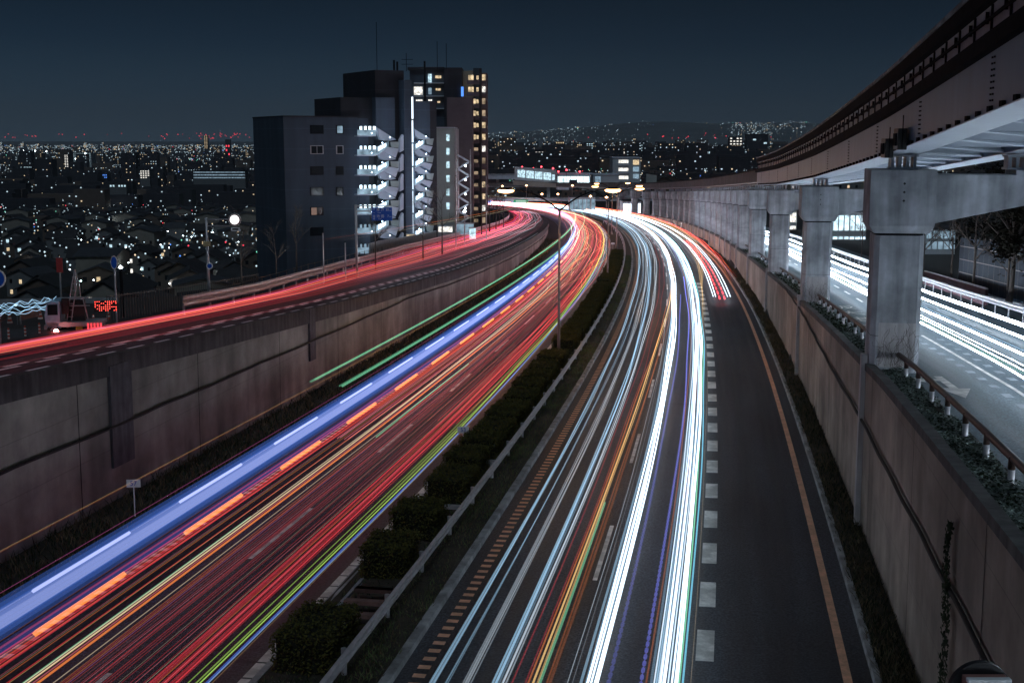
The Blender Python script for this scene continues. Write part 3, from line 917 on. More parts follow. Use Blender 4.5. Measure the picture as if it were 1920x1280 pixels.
# ---------------------------------------------------------------- hedges in the median
def hedge_proto(L, Wd, Hh, seed, n=5200):
    rnd = random.Random(seed)
    t = empty("clipped_hedge", (0,0,0))
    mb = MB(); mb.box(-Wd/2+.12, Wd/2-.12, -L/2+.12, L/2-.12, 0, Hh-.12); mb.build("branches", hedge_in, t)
    mb = MB()
    for i in range(n):
        f = rnd.random()
        x = rnd.uniform(-Wd/2, Wd/2); y = rnd.uniform(-L/2, L/2); z = rnd.uniform(0.12, Hh)
        if f < .34: z = Hh - rnd.gauss(.02, .055) - .10*max(0, (abs(x)/(Wd/2))**4) - .10*max(0, (abs(y)/(L/2))**4)
        elif f < .68: x = math.copysign(Wd/2 - abs(rnd.gauss(0,.04)) - .05*(z/Hh)**6*2, x)
        else: y = math.copysign(L/2 - abs(rnd.gauss(0,.04)) - .05*(z/Hh)**6*2, y)
        z += .03*math.sin(x*6+seed)+.03*math.sin(y*5)
        a = rnd.uniform(0, 6.28); r = rnd.uniform(.018, .048); x += rnd.gauss(0,.03); y += rnd.gauss(0,.03)
        u = Vector((math.cos(a), math.sin(a), rnd.uniform(-.8,.8)))*r; v = Vector((-math.sin(a), math.cos(a), rnd.uniform(-.8,.8)))*r*.7
        c = Vector((x,y,z)); mb.quad(c-u, c-v, c+u, c+v)
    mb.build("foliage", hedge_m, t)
    return t
protos = [hedge_proto(2.5, 1.55, 1.15, 3), hedge_proto(2.1, 1.45, 1.2, 5), hedge_proto(1.9, 1.6, 1.1, 8)]
first = {0:1,1:1,2:1}
hs = [30.4, 36.6, 40.6, 45.9, 48.6, 51.9, 54.9, 57.7, 60.3, 62.9, 66.0, 69.0, 72.1, 75.6, 78.0]
s = 84.5
hs2 = []
while s < 175:
    hs2.append(s); s += random.uniform(2.5, 2.9)
for i, yy in enumerate(hs + hs2):
    k = i % 3
    o = protos[k] if first[k] else copy_tree(protos[k]); first[k] = 0
    ss_ = sY(yy); c = P(ss_, -2.75 + random.uniform(-.08,.08), 0.05); d = frame(ss_)[1]
    o.location = c; o.rotation_euler = (0,0,math.atan2(d.y, d.x)-math.pi/2+random.uniform(-.05,.05))
    o.scale = (1, 1, random.uniform(.9, 1.08))
    near = yy < 60; lampd = 78 < yy < 100
    lb = ("dark clipped box hedge in the near median beside the guard rail" if near else ("clipped hedge under the forked street lamp catching its orange light" if lampd else "clipped box hedge in the receding row along the median"))
    if i == 0: lb = "largest clipped hedge at the bottom edge, just in front of the rusty plates"
    tag(o, lb, "hedge", None if i == 0 else ("near median hedges" if near else ("orange lit median hedges" if lampd else "receding median hedges")))
# rusty anti-glare plates between the first hedges
for i, yy in enumerate((32.3, 32.95, 33.6, 34.3, 43.2, 49.9)):
    ss_ = sY(yy); c = P(ss_, -2.35, 0.15); d = frame(ss_)[1]
    mb = MB(); mb.box(-.58, .58, -.05, .05, .28, .40); mb.box(-.56,.56,-.04,.16,.38,.402); mb.box(-.5,-.44,-.03,.03,-.1,.28); mb.box(.44,.5,-.03,.03,-.1,.28)
    o = mb.build("crash_barrier_strut", rust if i < 4 else galv)
    o.location = c; o.rotation_euler = (0,0,math.atan2(d.y,d.x)-math.pi/2)
    tag(o, "rusty cross strut in the gap between the first two hedges" if i < 4 else ("pale steel strut between dark hedges beside the median rail"), "strut", "rusty struts in the median" if i < 4 else "pale struts in the median")
mb = MB(); sweep(mb, [(-3.05,.40),(-3.05,.5),(-2.95,.5),(-2.95,.40)], sY(31.6), sY(35.2), closed=True)
tag(mb.build("side_rail", galv), "short galvanised side rail joining the rusty struts", "rail")

# ---------------------------------------------------------------- street lamps in the median
def street_lamp(s, off, H, label, lit=(True, True), spread=3.45, rz=0.0, up=0, power=260, grp=None, headr=0.28, r0=.105):
    b = P(s, off, 0.1, up)
    t = empty("street_lamp", b, rz, label, "street lamp", grp)
    fk = H-1.35
    mb = MB(); mb.tube([(0,0,-.2),(0,0,fk*.4),(0,0,fk)], [r0, r0*.8, r0*.62], 12); mb.build("pole", pole_m, t, smooth=True)
    mb = MB(); mb.lathe([(r0*1.6,0),(r0*1.6,.35),(r0*1.1,.42)], n=12); mb.build("base_collar", pole_m, t)
    for sd, on in zip((-1, 1), lit):
        if on is None: continue
        mb = MB(); q = []
        for i in range(13):
            f = i/12; q.append((sd*spread*.93*math.sin(f*math.pi/2)**1.0*(f**.35), 0, fk + (H-fk)*math.sin(f*math.pi/2)))
        q = [(sd*spread*.93*(f_), 0, fk + (H-fk)*(1-(1-f_)**2.1)) for f_ in [i/12 for i in range(13)]]
        mb.tube(q, [r0*.55-(r0*.2)*i/12 for i in range(13)], 8); mb.build("arm", steel_d, t, smooth=True)
        mb = MB(); cx = sd*spread
        ring = []
        mb.lathe([(.05,.12),(.20,.10),(.26,.02),(.25,-.02)], c=(0,0,0), n=12)
        hd_ = mb.build("lamp_head", steel_d, t, smooth=True); hd_.location = (cx,0,H); hd_.scale = (1.5,.8,1)
        mb = MB(); mb.lathe([(.10,-.22),(.30,-.16),(.36,-.06),(.30,.0),(.05,.005)], c=(0,0,0), n=14)
        ln = mb.build("lamp_lens", lamp_sod if on else glass_d, hd_, smooth=True)
        if on:
            ld = bpy.data.lights.new("lamp_light", 'POINT'); ld.energy = power*3.4; ld.color = (1.0, .48, .18); ld.shadow_soft_size = .2
            lo = bpy.data.objects.new("lamp_light", ld); COL.objects.link(lo); lo.parent = t; lo.location = (cx,0,H-.28)
    return t
street_lamp(sY(81), -2.85, 10.9, "forked street lamp nearest the camera, glowing orange over both carriageways", rz=0.12)
street_lamp(sY(136.5), -2.85, 10.1, "second forked street lamp with only its right head lit", (False, True), rz=0.2)
street_lamp(sY(186), -2.85, 9.7, "third forked street lamp further round the bend", rz=0.3, power=200)
street_lamp(sY(238), -2.85, 9.5, "fourth small street lamp on the distant bend", rz=0.5, power=160)
for i, (px, yy) in enumerate(((942,392),(987,400),(1016,372),(1046,365),(1073,380),(1107,330),(1137,310))):
    b = at(px, 385, yy); zg = zlow(yy); zt = at(px, [349,348,364,364,348,368,370][i], yy).z
    t = empty("street_lamp", (b.x, yy, zg), 0, "small single street lamp glowing orange at the far interchange", "street lamp", "distant interchange lamps")
    mb = MB(); mb.tube([(0,0,0),(0,0,zt-zg)], .08, 6); mb.build("pole", pole_m, t)
    mb = MB(); mb.blob((0,0,zt-zg), .42, .3); mb.build("lamp_head", emit("far_sodium", (1.0,.55,.25), 9), t)

# ---------------------------------------------------------------- light trails
TRK = 0.5
def tmat(c, k):
    cols = {'w': (0.74,0.87,1.0), 'b': (0.42,0.72,1.0), 'r': (1.0,0.055,0.075), 'p': (1.0,0.22,0.28), 'o': (1.0,0.26,0.05), 'y': (1.0,0.62,0.22), 'c': (1.0,0.80,0.52),
            'g': (0.26,0.88,0.50), 'l': (0.52,0.95,0.15), 'v': (0.22,0.24,1.0), 'u': (0.10,0.26,1.0), 'm': (0.85,0.16,0.55), 't': (0.20,0.72,1.0), 'h': (.62,.66,1.0), 'a': (1.0,.36,.045)}
    nm = "trail_%s_%g" % (c, k)
    if nm in MATS: return MATS[nm]
    m = emit(nm, cols[c], k*TRK, add=True, sample=(k >= 0.3 and c not in 'uhvma'))
    n = m.node_tree.nodes; l = m.node_tree.links; g = n.new("ShaderNodeNewGeometry"); sx_ = n.new("ShaderNodeSeparateXYZ"); l.new(g.outputs["Position"], sx_.inputs[0])
    mr = n.new("ShaderNodeMapRange"); mr.inputs["From Min"].default_value = 30; mr.inputs["From Max"].default_value = 190
    # slower apparent passage further off records brighter along the trail
    mr.inputs["To Min"].default_value = k*TRK*.62; mr.inputs["To Max"].default_value = k*TRK*1.7
    l.new(sx_.outputs["Y"], mr.inputs["Value"]); e = [q for q in n if q.type == 'EMISSION'][0]; l.new(mr.outputs[0], e.inputs[1])
    return m
NAMES = {'w':'white headlamp','b':'pale blue headlamp','r':'red tail lamp','p':'pinkish red tail lamp','o':'orange indicator','y':'amber marker','c':'cream marker','g':'green marker','l':'lime green marker','v':'violet blue marker','u':'bright blue marker','m':'magenta tail lamp','t':'cyan marker','h':'pale violet lorry lamp','a':'amber lorry lamp'}
def sm(a, b, t): t = max(0, min(1, t)); t = t*t*(3-2*t); return a+(b-a)*t
NTR = [0]
def trail(c, k, near, far, z, r, s0=None, s1=None, up=0, where="right carriageway", wob=0.05, rz=None, dash=None, ynear=45, yfar=160, taper=None):
    s0 = sY(-25) if s0 is None else s0; s1 = SF-4 if s1 is None else s1
    ph = random.uniform(0, 6.28); wl = random.uniform(28, 60); rz = rz or r
    def of(s):
        Y = P(s, 0).y
        base = (near(s) if callable(near) else sm(near, far, (Y-ynear)/(yfar-ynear)))
        return base + wob*math.sin(s/wl*6.28+ph)*min(1, max(0, (s-10)/60)+.3)
    mb = MB()
    segs = [(s0, s1)]
    if dash:
        segs = []; s = s0
        while s < s1: segs.append((s, min(s+dash[0], s1))); s += dash[1]
    Q = ((-1,0),(0,1),(1,0),(0,-1))
    if dash:
        ring = []
        for a, b in segs:
            n_ = max(1, int((b-a)/2)); ring.append((a-.02, .03)); ring += [(a+(b-a)*i/n_, 1.0) for i in range(n_+1)]; ring.append((b+.02, .03))
        for s, f in ring:
            for q in Q: mb.v.append(tuple(P(s, of(s)+q[0]*r*f, z+q[1]*rz*f, up)))
        for i in range(len(ring)-1):
            for j in range(4): mb.f.append((i*4+j, i*4+(j+1)%4, i*4+4+(j+1)%4, i*4+4+j)); mb.m.append(0)
    else:
        tp = taper if taper is not None else (s0 > sY(62))
        fr = (lambda s: .03+.97*min(1, max(0, (s-s0)/55))) if tp else (lambda s: 1.0)
        sweep(mb, [((lambda s, q=q: of(s)+q[0]*r*fr(s)), (lambda s, q=q: z+q[1]*rz*fr(s))) for q in Q], s0, s1, up, closed=True)
    o = mb.build("light_trail", tmat(c, k))
    NTR[0] += 1
    tag(o, "%s trail streaking along the %s" % (NAMES[c], where), "light trail", "%s trails on the %s" % (NAMES[c], where))
    return o
def bunch(c, k, near, far, n, spread, z, r, **kw):
    for i in range(n):
        f = (i+.5)/n-.5
        trail(c, k*random.choice((.5,1,1)) if k > .3 else k, near+f*spread+random.gauss(0,.012), far+f*spread*1.3+random.gauss(0,.05), z+random.uniform(-.06,.06), r*random.uniform(.7,1.25), **kw)
RC = dict(where="right carriageway")
# right carriageway: oncoming headlamps
bunch('b', .5, 0.84, 0.35, 4, .16, .65, .026, **RC)
bunch('b', 0.3, 1.16, 0.85, 3, .10, .65, .014, **RC)
bunch('w', 0.3, 1.62, 1.25, 6, .22, .68, .016, **RC)
bunch('b', .5, 2.25, 1.60, 5, .20, .62, .026, **RC)
bunch('w', .5, 2.48, 2.35, 4, .16, .70, .016, **RC)
bunch('r', 0.25, 2.72, 2.7, 1, .1, .8, .020, **RC)
trail('r', 0.25, 3.05, 3.2, .9, .018, **RC)
trail('y', 1.0, 3.22, 4.2, .9, .026, **RC); trail('y', 0.5, 3.30, 4.25, .9, .026, **RC)
trail('g', 0.5, 3.34, 3.34, .9, .035, s1=sY(43), **RC)
trail('o', 0.5, 3.15, 4.1, 1.0, .022, **RC); trail('o', 0.15, 3.54, 4.4, .8, .035, **RC); trail('o', 0.25, 3.47, 4.3, .8, .02, **RC)
bunch('w', 3.0, 4.46, 4.10, 6, .32, .66, .021, **RC)
bunch('b', .5, 4.34, 4.0, 5, .34, .60, .030, **RC)
bunch('w', 0.5, 3.95, 3.6, 2, .25, .60, .010, **RC)
trail('v', 0.25, 4.80, 4.75, .60, .050, dash=(.22,.42), s1=90, **RC)
trail('v', 0.5, 5.55, 5.25, .60, .045, dash=(.22,.42), s1=110, **RC)
trail('v', 0.25, 5.55, 5.25, .60, .04, s0=90, s1=sY(230), **RC)
trail('o', 0.25, 5.68, 5.4, .7, .022, **RC)
bunch('w', 3.0, 6.12, 5.95, 9, .56, .66, .020, **RC)
bunch('b', .5, 6.05, 5.85, 8, .62, .60, .030, **RC)
trail('p', 0.25, 6.08, 5.9, .9, .02, **RC)
trail('g', 1.0, 6.42, 6.25, .8, .022, **RC)
trail('t', 1.0, 6.52, 6.35, .7, .024, **RC)
trail('c', 0.25, 6.66, 6.5, .5, .008, **RC)
# exit lane: vehicle coming in, ends where the shutter closed
SE = sY(117)
for o_ in (7.72, 7.95, 9.02, 9.28): trail('w', 2.0, o_, o_+.1, .65, .035, s0=SE, taper=False, where="exit lane", wob=.03)
for o_ in (7.80, 9.15): trail('w', 1.0, o_, o_+.3, .65, .02, s0=SE, taper=False, where="exit lane", wob=.03)
for o_ in (8.25, 8.72): trail('r', 2.0, o_, o_+.1, .55, .075, s0=SE-1, s1=SE+95, dash=(2.2,4.6), where="exit lane", wob=.02)
for o_, c_, k_ in ((9.75,'o',1.0),(9.95,'p',1.0),(10.1,'r',1.0),(9.6,'o',.5),(10.25,'o',.5),(10.4,'r',1.0)):
    trail(c_, k_, o_, o_+.4, .9, .035, s0=sY(125)+random.uniform(0,14), where="exit lane", wob=.1)
for i in range(5):
    trail('y', .5, 6.50+.05*i, 10.0-.5*i, .9, .022, yfar=230, ynear=95, s0=sY(82)+i*4, where="exit lane")
for i in range(5): trail('c', .5, 7.4+.3*i, 8.6+.35*i, .7, .016, s0=SE+12+i*6, where="exit lane", wob=.25)
bunch('w', .5, 7.0, 7.5, 4, 1.4, .66, .018, s0=sY(150), **RC)
# far right carriageway thickens into a white river
bunch('w', 1.0, 1.6, 1.6, 4, 1.9, .66, .030, s0=sY(150), **RC)
bunch('w', 1.0, 4.9, 4.9, 5, 2.2, .66, .030, s0=sY(160), **RC)
# ---- left carriageway
LC = dict(where="left carriageway")
bunch('y', .25, -4.06, -4.4, 1, .1, .7, .014, **LC)
trail('u', .5, -4.20, -4.6, .7, .040, s1=sY(150), **LC); trail('b', .5, -4.17, -4.7, .7, .018, **LC)
trail('l', 1.0, -4.30, -4.75, .75, .020, **LC); trail('l', .5, -4.40, -4.8, .75, .022, **LC); trail('l', .5, -4.52, -4.9, .8, .016, **LC)
bunch('r', .5, -4.85, -5.1, 4, .34, .78, .034, **LC)
bunch('r', .3, -5.3, -5.5, 4, .5, .78, .034, **LC)
bunch('r', .3, -5.9, -6.0, 6, 1.2, .8, .011, **LC)
bunch('r', .3, -6.6, -6.6, 3, .6, .8, .009, **LC)
bunch('r', .3, -7.0, -7.0, 4, .8, .85, .010, **LC)
bunch('p', .15, -6.75, -6.2, 2, .4, .9, .010, **LC)
trail('c', .5, -7.68, -7.2, .7, .014, **LC); trail('o', .25, -7.52, -7.0, .7, .016, **LC); trail('o', .25, -7.4, -6.9, .7, .02, **LC)
trail('o', 1.0, -7.95, -7.6, .75, .034, **LC); trail('p', .5, -7.99, -7.7, .8, .018, **LC)
bunch('c', .5, -8.20, -8.0, 5, .16, .8, .016, **LC)
trail('y', .5, -8.10, -7.8, .8, .018, **LC)
trail('g', .5, -8.35, -8.1, .7, .020, s1=sY(40), **LC); trail('g', .5, -7.60, -7.3, .7, .036, s0=sY(53), s1=sY(74), **LC)
bunch('p', .5, -8.8, -8.6, 4, .7, .8, .018, s0=sY(52), **LC)
bunch('r', .3, -9.35, -9.0, 4, .3, .8, .030, **LC)
bunch('r', .3, -9.75, -9.6, 2, .3, .85, .03, **LC)
bunch('o', .25, -8.9, -8.4, 3, .5, 1.0, .018, s0=sY(58), **LC)
bunch('y', .5, -6.2, -5.0, 4, .9, 1.0, .018, s0=sY(95), where="left carriageway", wob=.7)
bunch('y', .5, -8.4, -7.2, 3, .8, 1.0, .018, s0=sY(88), where="left carriageway", wob=.6)
trail('g', .5, -7.9, -8.4, .9, .03, s0=sY(80), **LC)
for o_, c_, k_, r_ in ((-5.05,'o',.5,.012),(-5.45,'c',.5,.006),(-5.8,'p',.5,.008),(-6.15,'c',.3,.006),(-6.9,'p',.5,.007),(-7.2,'m',.3,.010),(-8.45,'y',.5,.008),(-8.6,'r',.5,.016),(-8.75,'c',.3,.006),(-8.95,'o',.5,.010),(-9.1,'p',.3,.010),(-4.7,'r',1.0,.016),(-4.95,'p',.5,.008)):
    trail(c_, k_, o_, o_+random.uniform(-.3,.5), random.uniform(.7,1.0), r_, **LC)
# tall lorry with blue side lights and its roof markers
for i in range(7):
    zc = 1.92-.11*i
    trail('u', .19, -9.80+.010*i, -9.8+.01*i, zc, .035, rz=.17, wob=0, **LC)
trail('h', .22, -9.72, -9.72, 1.62, .03, rz=.24, wob=0, **LC)
trail('h', .22, -9.70, -9.70, 1.55, .03, rz=.16, wob=0, **LC)
for i in range(2): trail('v', .10, -9.62, -9.62, .98-.10*i, .04, rz=.14, wob=0, **LC)
bunch('r', .3, -9.55, -9.4, 5, .55, .75, .022, **LC)
trail('m', .3, -9.95, -9.95, 2.12, .009, wob=.0, **LC)
trail('o', .16, -9.44, -9.44, 1.28, .010, wob=0, **LC); trail('o', .3, -9.30, -9.3, .78, .014, wob=0, **LC)
trail('h', 1.0, -9.60, -9.60, 1.90, .055, dash=(5.2,8.7), s0=sY(34.4)-87+3.3, s1=sY(230), wob=0, **LC)
trail('a', 1.0, -8.98, -8.98, 1.22, .085, dash=(4.6,8.7), s0=sY(31.5)-87+5.3, s1=sY(230), wob=0, **LC)
trail('o', .3, -8.98, -8.98, 1.22, .08, rz=.085, dash=(4.6,8.7), s0=sY(31.5)-87+5.3, s1=sY(230), wob=0, **LC)
trail('a', .10, -8.95, -8.95, 1.20, .05, rz=.07, wob=0, **LC)
SG = sY(50.8)
trail('g', .3, -9.72, -9.72, 3.50, .10, rz=.05, s0=SG-.3, s1=sY(240), wob=0, **LC)
trail('g', .25, -9.62, -9.62, 3.55, .10, rz=.05, s0=SG, s1=sY(260), wob=0, **LC)
trail('g', .5, -8.10, -8.10, 3.50, .05, rz=.05, s0=SG-1.2, s1=sY(260), wob=0, **LC)
trail('g', .25, -8.22, -8.22, 3.50, .04, rz=.04, s0=SG-1.2, s1=sY(180), wob=0, **LC)
trail('y', .3, -9.47, -9.55, 3.40, .008, wob=.0, **LC)
trail('o', .2, -9.42, -9.50, 3.40, .006, wob=.0, **LC)
bunch('c', .5, -9.7, -9.8, 2, .08, 3.55, .018, s0=sY(95), **LC)
# far: white-pink glow of the left carriageway
bunch('w', 1.0, -9.9, -9.7, 5, 1.3, 1.0, .030, s0=sY(125), **LC)
bunch('p', .5, -8.0, -7.8, 6, 3.4, .85, .026, s0=sY(120), **LC)
bunch('p', 1.0, -9.5, -9.5, 5, 3.4, .85, .030, s0=sY(190), **LC)
bunch('r', .5, -6.0, -6.0, 5, 2.4, .85, .028, s0=sY(110), **LC)
bunch('b', .5, -4.3, -4.35, 3, .2, .7, .02, s0=sY(90), **LC)
bunch('r', .5, -6.6, -6.6, 10, 4.4, .85, .020, s0=sY(56), **LC)
bunch('p', .5, -7.6, -7.6, 7, 3.0, .85, .018, s0=sY(70), **LC)
bunch('r', .5, -9.2, -9.2, 5, 1.4, .85, .03, s0=sY(75), **LC)
# ---- ramp
def rampo(f, g=None):
    g = f if g is None else g
    return lambda s: -15.75 + (outer(s)+.7+15.75)*sm(f, g, (P(s, -17).y-42)/36)
RK = dict(up=1, where="ramp on the left")
for i in range(30):
    q = (i+.5)/30; f = .30+.52*q + random.uniform(-.012,.012); g = .36+.62*q
    c = random.choice('rrrrrro' if i % 3 else 'rrpm'); k = random.choice((.12,.3,.3,.5)) if .25 < q < .9 else .12
    trail(c, k, rampo(f, g), 0, random.uniform(.40,.52), random.uniform(.012,.026), s0=sY(-10), s1=sY(330), wob=.05, **RK)
for i in range(12):
    f = .10+.88*random.random()
    trail(random.choice('pprrw'), .5, rampo(f), 0, random.uniform(.5,.8), .020, s0=sY(72)+random.uniform(0,40), s1=sY(330), wob=.2, **RK)
for i in range(8):
    f = .2+.78*random.random()
    trail(random.choice('pprm'), 1.0, rampo(f), 0, random.uniform(.5,.8), .020, s0=sY(105)+random.uniform(0,40), s1=sY(330), wob=.2, **RK)
for i in range(6): trail('w', .5, rampo(.10+.09*i), 0, .6, .024, s0=sY(140), s1=sY(330), wob=.15, **RK)
trail('p', .3, rampo(.03), 0, .15, .010, s0=sY(46), s1=sY(330), wob=.02, **RK)
for f_ in (.06,.12,.2,.26): trail('r', .3, rampo(f_, f_+.12), 0, .4, .007, s0=sY(28)+f_*60, s1=sY(330), wob=.03, **RK)
trail('p', .12, rampo(.10), 0, .15, .010, s0=sY(30), s1=sY(330), wob=.02, **RK)
trail('o', .5, rampo(.50,.72), 0, .5, .020, s0=sY(-10), s1=sY(330), wob=.04, **RK)
for i in range(7):
    a_ = Vector((-26.5, 57+random.uniform(-.4,.4), 5.2+.12*i)); mb = MB(); q = []
    for j in range(26):
        f = j/25; x = -25.2+f*4.6; q.append((x, 57.0, at(960+x*2380/57, 600-22*f-3.2*i, 57).z + .07*math.sin(j*(.7+.23*i)+i*2)+random.gauss(0,.05)))
    mb.tube(q, .007, 4); tag(mb.build("light_trail", tmat('b', 2.0)), "wavy bluish light squiggle behind the barrier planks at the left edge", "light trail", "bluish squiggles at the left edge")
# bus marker lamps crossing in front of the apartments
trail('o', .5, lambda s: outer(s)+1.0, 0, 3.2, .016, s0=sY(84), s1=sY(260), wob=.05, **RK)
trail('c', .5, lambda s: outer(s)+1.5, 0, 3.0, .012, s0=sY(92), s1=sY(260), wob=.05, **RK)
# ---- upper right road
UK = dict(up=2, where="upper right road")
for o_, n_, sp_, rr in ((15.60,2,.14,.014),(16.20,2,.20,.010),(16.95,2,.18,.012),(18.45,3,.20,.019),(19.75,3,.26,.021)):
    bunch('w', 30.0, o_, o_+.1, n_, sp_, .68, rr, s0=sY(-8), s1=sY(235), **UK)
trail('g', .25, 15.85, 15.9, .7, .03, s0=sY(-8), s1=sY(150), **UK)
trail('b', .5, 17.4, 17.5, .66, .02, s0=sY(-8), s1=sY(160), **UK)

# ---------------------------------------------------------------- apartment complex on the left
AA = R(29); TX = Vector((math.cos(AA), math.sin(AA), 0)); NB = Vector((-math.sin(AA), math.cos(AA), 0))
A0 = at(531, 262, 183.0); A0.z = 0
def facade_u(px, v, py=262):
    """facade coordinate u of photo column px on the plane v metres behind the facade"""
    d = ray(px, py); dx, dy = d.x, d.y
    bx, by = A0.x+NB.x*v, A0.y+NB.y*v
    # t*d = b + u*TX
    det = dx*(-TX.y) - dy*(-TX.x)
    t = (bx*(-TX.y) - by*(-TX.x))/det
    u = (dx*by - dy*bx)/det
    return u, t, d
def fz(px, py, v):
    u, t, d = facade_u(px, v, py); return CAMZ + d.z*t
def fu(px, py, v): return facade_u(px, v, py)[0]
apt = empty("apartment_block", A0, AA, "dark stepped apartment block with zigzag lit outdoor stairs beside the ramp", "apartment block")
GZ = -34.0
def fbox(px0, px1, py0, py1, v0, v1, name, mat, parent=apt, z0=None, mb=None):
    own = mb is None; mb = mb or MB()
    pm = py0
    u0 = fu(px0, pm, v0); u1 = fu(px1, pm, v0)
    zt = fz((px0+px1)/2, py0, v0); zb_ = GZ if py1 is None else fz((px0+px1)/2, py1, v0)
    mb.box(u0, u1, v0, v1, zb_, zt)
    if own: return mb.build(name, mat, parent)
fbox(531, 671, 220, None, 0, 14.0, "left_wing", bw_dark)
fbox(671.5, 690, 222, None, .9, 13.8, "wing_return", bw_dark)
fbox(531, 671, 217.5, 220, -.15, 14.1, "parapet_cap", bw_black)
fbox(638, 703, 183, None, 4.0, 15, "middle_wing", bw_black)
fbox(703.3, 757, 132, None, 3.0, 16, "lift_tower", bw_black)
fbox(704, 740, 183, 262, 1.6, 2.98, "stair_hood", bw_dark)
fbox(757.3, 771, 150, None, 1.0, 3.2, "stair_pier", bw_dark)
fbox(776, 806, 190, None, 3.4, 14, "right_wing", bw_dark)
fbox(806.4, 818, 190, None, 4.4, 13, "right_wing_return", bw_black)
mb = MB()
for i in range(6):
    y0 = 182+i*44; fbox(771.4, 774.5, y0, y0+41, 1.4, 1.7, "", None, mb=mb)
mb.build("lit_slot_window", lit_slot, apt)
fbox(771.3, 775.6, 178, None, 1.75, 3.0, "slot_wall", bw_dark)
# windows of the left wing
for r, y in enumerate((243, 281, 320, 359, 396, 434)):
    for cx, w, kind in ((594, 11, 0), (637, 5.5, 1)):
        lit = (r == 0 and kind == 1)
        if r >= 4 and kind == 1: continue
        u0, u1 = fu(cx-w, y, 0), fu(cx+w, y, 0); zc = fz(cx, y, 0)
        mb = MB(); mb.box(u0-.12, u1+.12, -.06, -.002, zc-.62, zc+.62); wn = mb.build("window", galv if r == 1 else steel_d, apt)
        for kk in range(2 if kind == 0 else 1):
            mb = MB(); a = u0+(u1-u0)*kk/2+.04 if kind == 0 else u0+.04; b = u0+(u1-u0)*(kk+1)/2-.04 if kind == 0 else u1-.04
            mb.box(a, b, -.085, -.062, zc-.52, zc+.52)
            mb.build("pane", win_cool if lit and False else (lit_soft if lit else (emit("curtain_glow", (.9,.6,.5), .22, sample=False) if (r == 4 and kk == 0) else glass_d)), wn)
# open landings at the right end of the wing
for i in range(7):
    y = 237+36.7*i
    mb = MB(); fbox(670, 704, y, y+17, .86, .88, "", None, mb=mb); ln = mb.build("landing_wall", lit_panel if i < 5 else lit_soft, apt)  # lamplight on the landing wall put in as emission
    mb = MB()
    for q in range(4): fbox(672+q*8.3, 674.4+q*8.3, y-1, y+13, .5, .8, "", None, mb=mb)
    mb.build("landing_posts", bw_black, apt)
    mb = MB(); fbox(670, 704, y+6.5, y+17, -.9, -.85, "", None, mb=mb); mb.build("balcony_parapet", lit_soft, apt)  # rail panel glows itself, in place of lamplight behind it
    mb = MB(); fbox(669.6, 704.5, y+17, y+19.2, -1.0, .84, "", None, mb=mb); mb.build("landing_slab", bw_lav, apt)
def fpoly(pts_, v0, v1, name, mat):
    mb = MB(); F = [(fu(x,y,v0), fz(x,y,v0)) for x, y in pts_]
    n = len(F); 
    for v in (v0, v1):
        for u, z in F: mb.v.append((u, v, z))
    mb.f.append(tuple(range(n))); mb.f.append(tuple(range(n, 2*n))[::-1])
    for i in range(n):
        j = (i+1) % n; mb.f.append((i, n+i, n+j, j))
    mb.m = [0]*len(mb.f); return mb.build(name, mat, apt)
for i in range(7):
    dy = 36.7*i
    fpoly([(705,238+dy),(743,262+dy),(733,264+dy),(722,264+dy),(713,262+dy)], .9, 1.5, "upper_flight", bw_lav)
    if i < 7:
        fpoly([(705.5,276+dy),(729,265+dy),(729,275+dy),(705.5,291+dy)], -.35, -.2, "flight_parapet", lit_soft)  # parapet emits, standing in for stair lamplight falling on it
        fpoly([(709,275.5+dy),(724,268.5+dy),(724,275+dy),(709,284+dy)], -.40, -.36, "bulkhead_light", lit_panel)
        fpoly([(732.5,266+dy),(749.5,266+dy),(747,277.5+dy),(734.5,276.5+dy)], -.5, -.3, "landing_parapet", bw_pale)
        fpoly([(705.5,292+dy),(729,276+dy),(748,279+dy),(742,296+dy),(722,285.5+dy)], .2, .8, "lower_flight", bw_lav)
        fpoly([(750,262+dy),(755,252+dy),(757,254+dy),(757,282+dy),(750,286+dy)], .3, .9, "side_baffle", bw_lav)
for i in range(7):
    for (px_, py_, v_) in ((717, 268+36.7*i, -.75), (731, 258+36.7*i, -.3), (697, 250+36.7*i, -1.25), (786, 266+32.6*i, .75), (799, 256+32.6*i, 1.2)):
        mb = MB(); mb.blob((fu(px_, py_, v_), v_, fz(px_, py_, v_)), .10); mb.build("stair_lamp", emit("stair_lamp", (.58,.78,1.0), 520), apt)
for i in range(7):
    dy = 32.6*i
    fpoly([(777,242+dy),(806,260+dy),(800,262+dy),(786,261+dy),(779,255+dy)], 2.4, 3.2, "upper_flight", bw_lav)
    fpoly([(778,271+dy),(796,261.5+dy),(796,270+dy),(778,282+dy)], 1.2, 1.35, "flight_parapet", lit_soft)  # stair lamplight put into this parapet as its own glow
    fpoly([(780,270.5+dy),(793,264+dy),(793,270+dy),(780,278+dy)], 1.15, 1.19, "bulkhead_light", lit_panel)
    fpoly([(799,261+dy),(813.5,260+dy),(811,272.5+dy),(801,270.5+dy)], 1.0, 1.2, "landing_parapet", bw_pale)
    fpoly([(778,283+dy),(796,272+dy),(811,275+dy),(806,286+dy),(792,278+dy)], 1.8, 2.4, "lower_flight", bw_lav)
mb = MB()
for (px, ytop, ybot) in ((707, 42, 132), (739, 113, 131), (745, 116, 131), (762, 100, 131), (797, 115, 190), (820, 78, 128), (837, 82, 128)):
    u = fu(px, ybot, 6); mb.tube([(u, 6, fz(px, ybot+3, 6)), (u, 6, fz(px, ytop, 6))], .05 if px not in (739,745,797) else .16, 5)
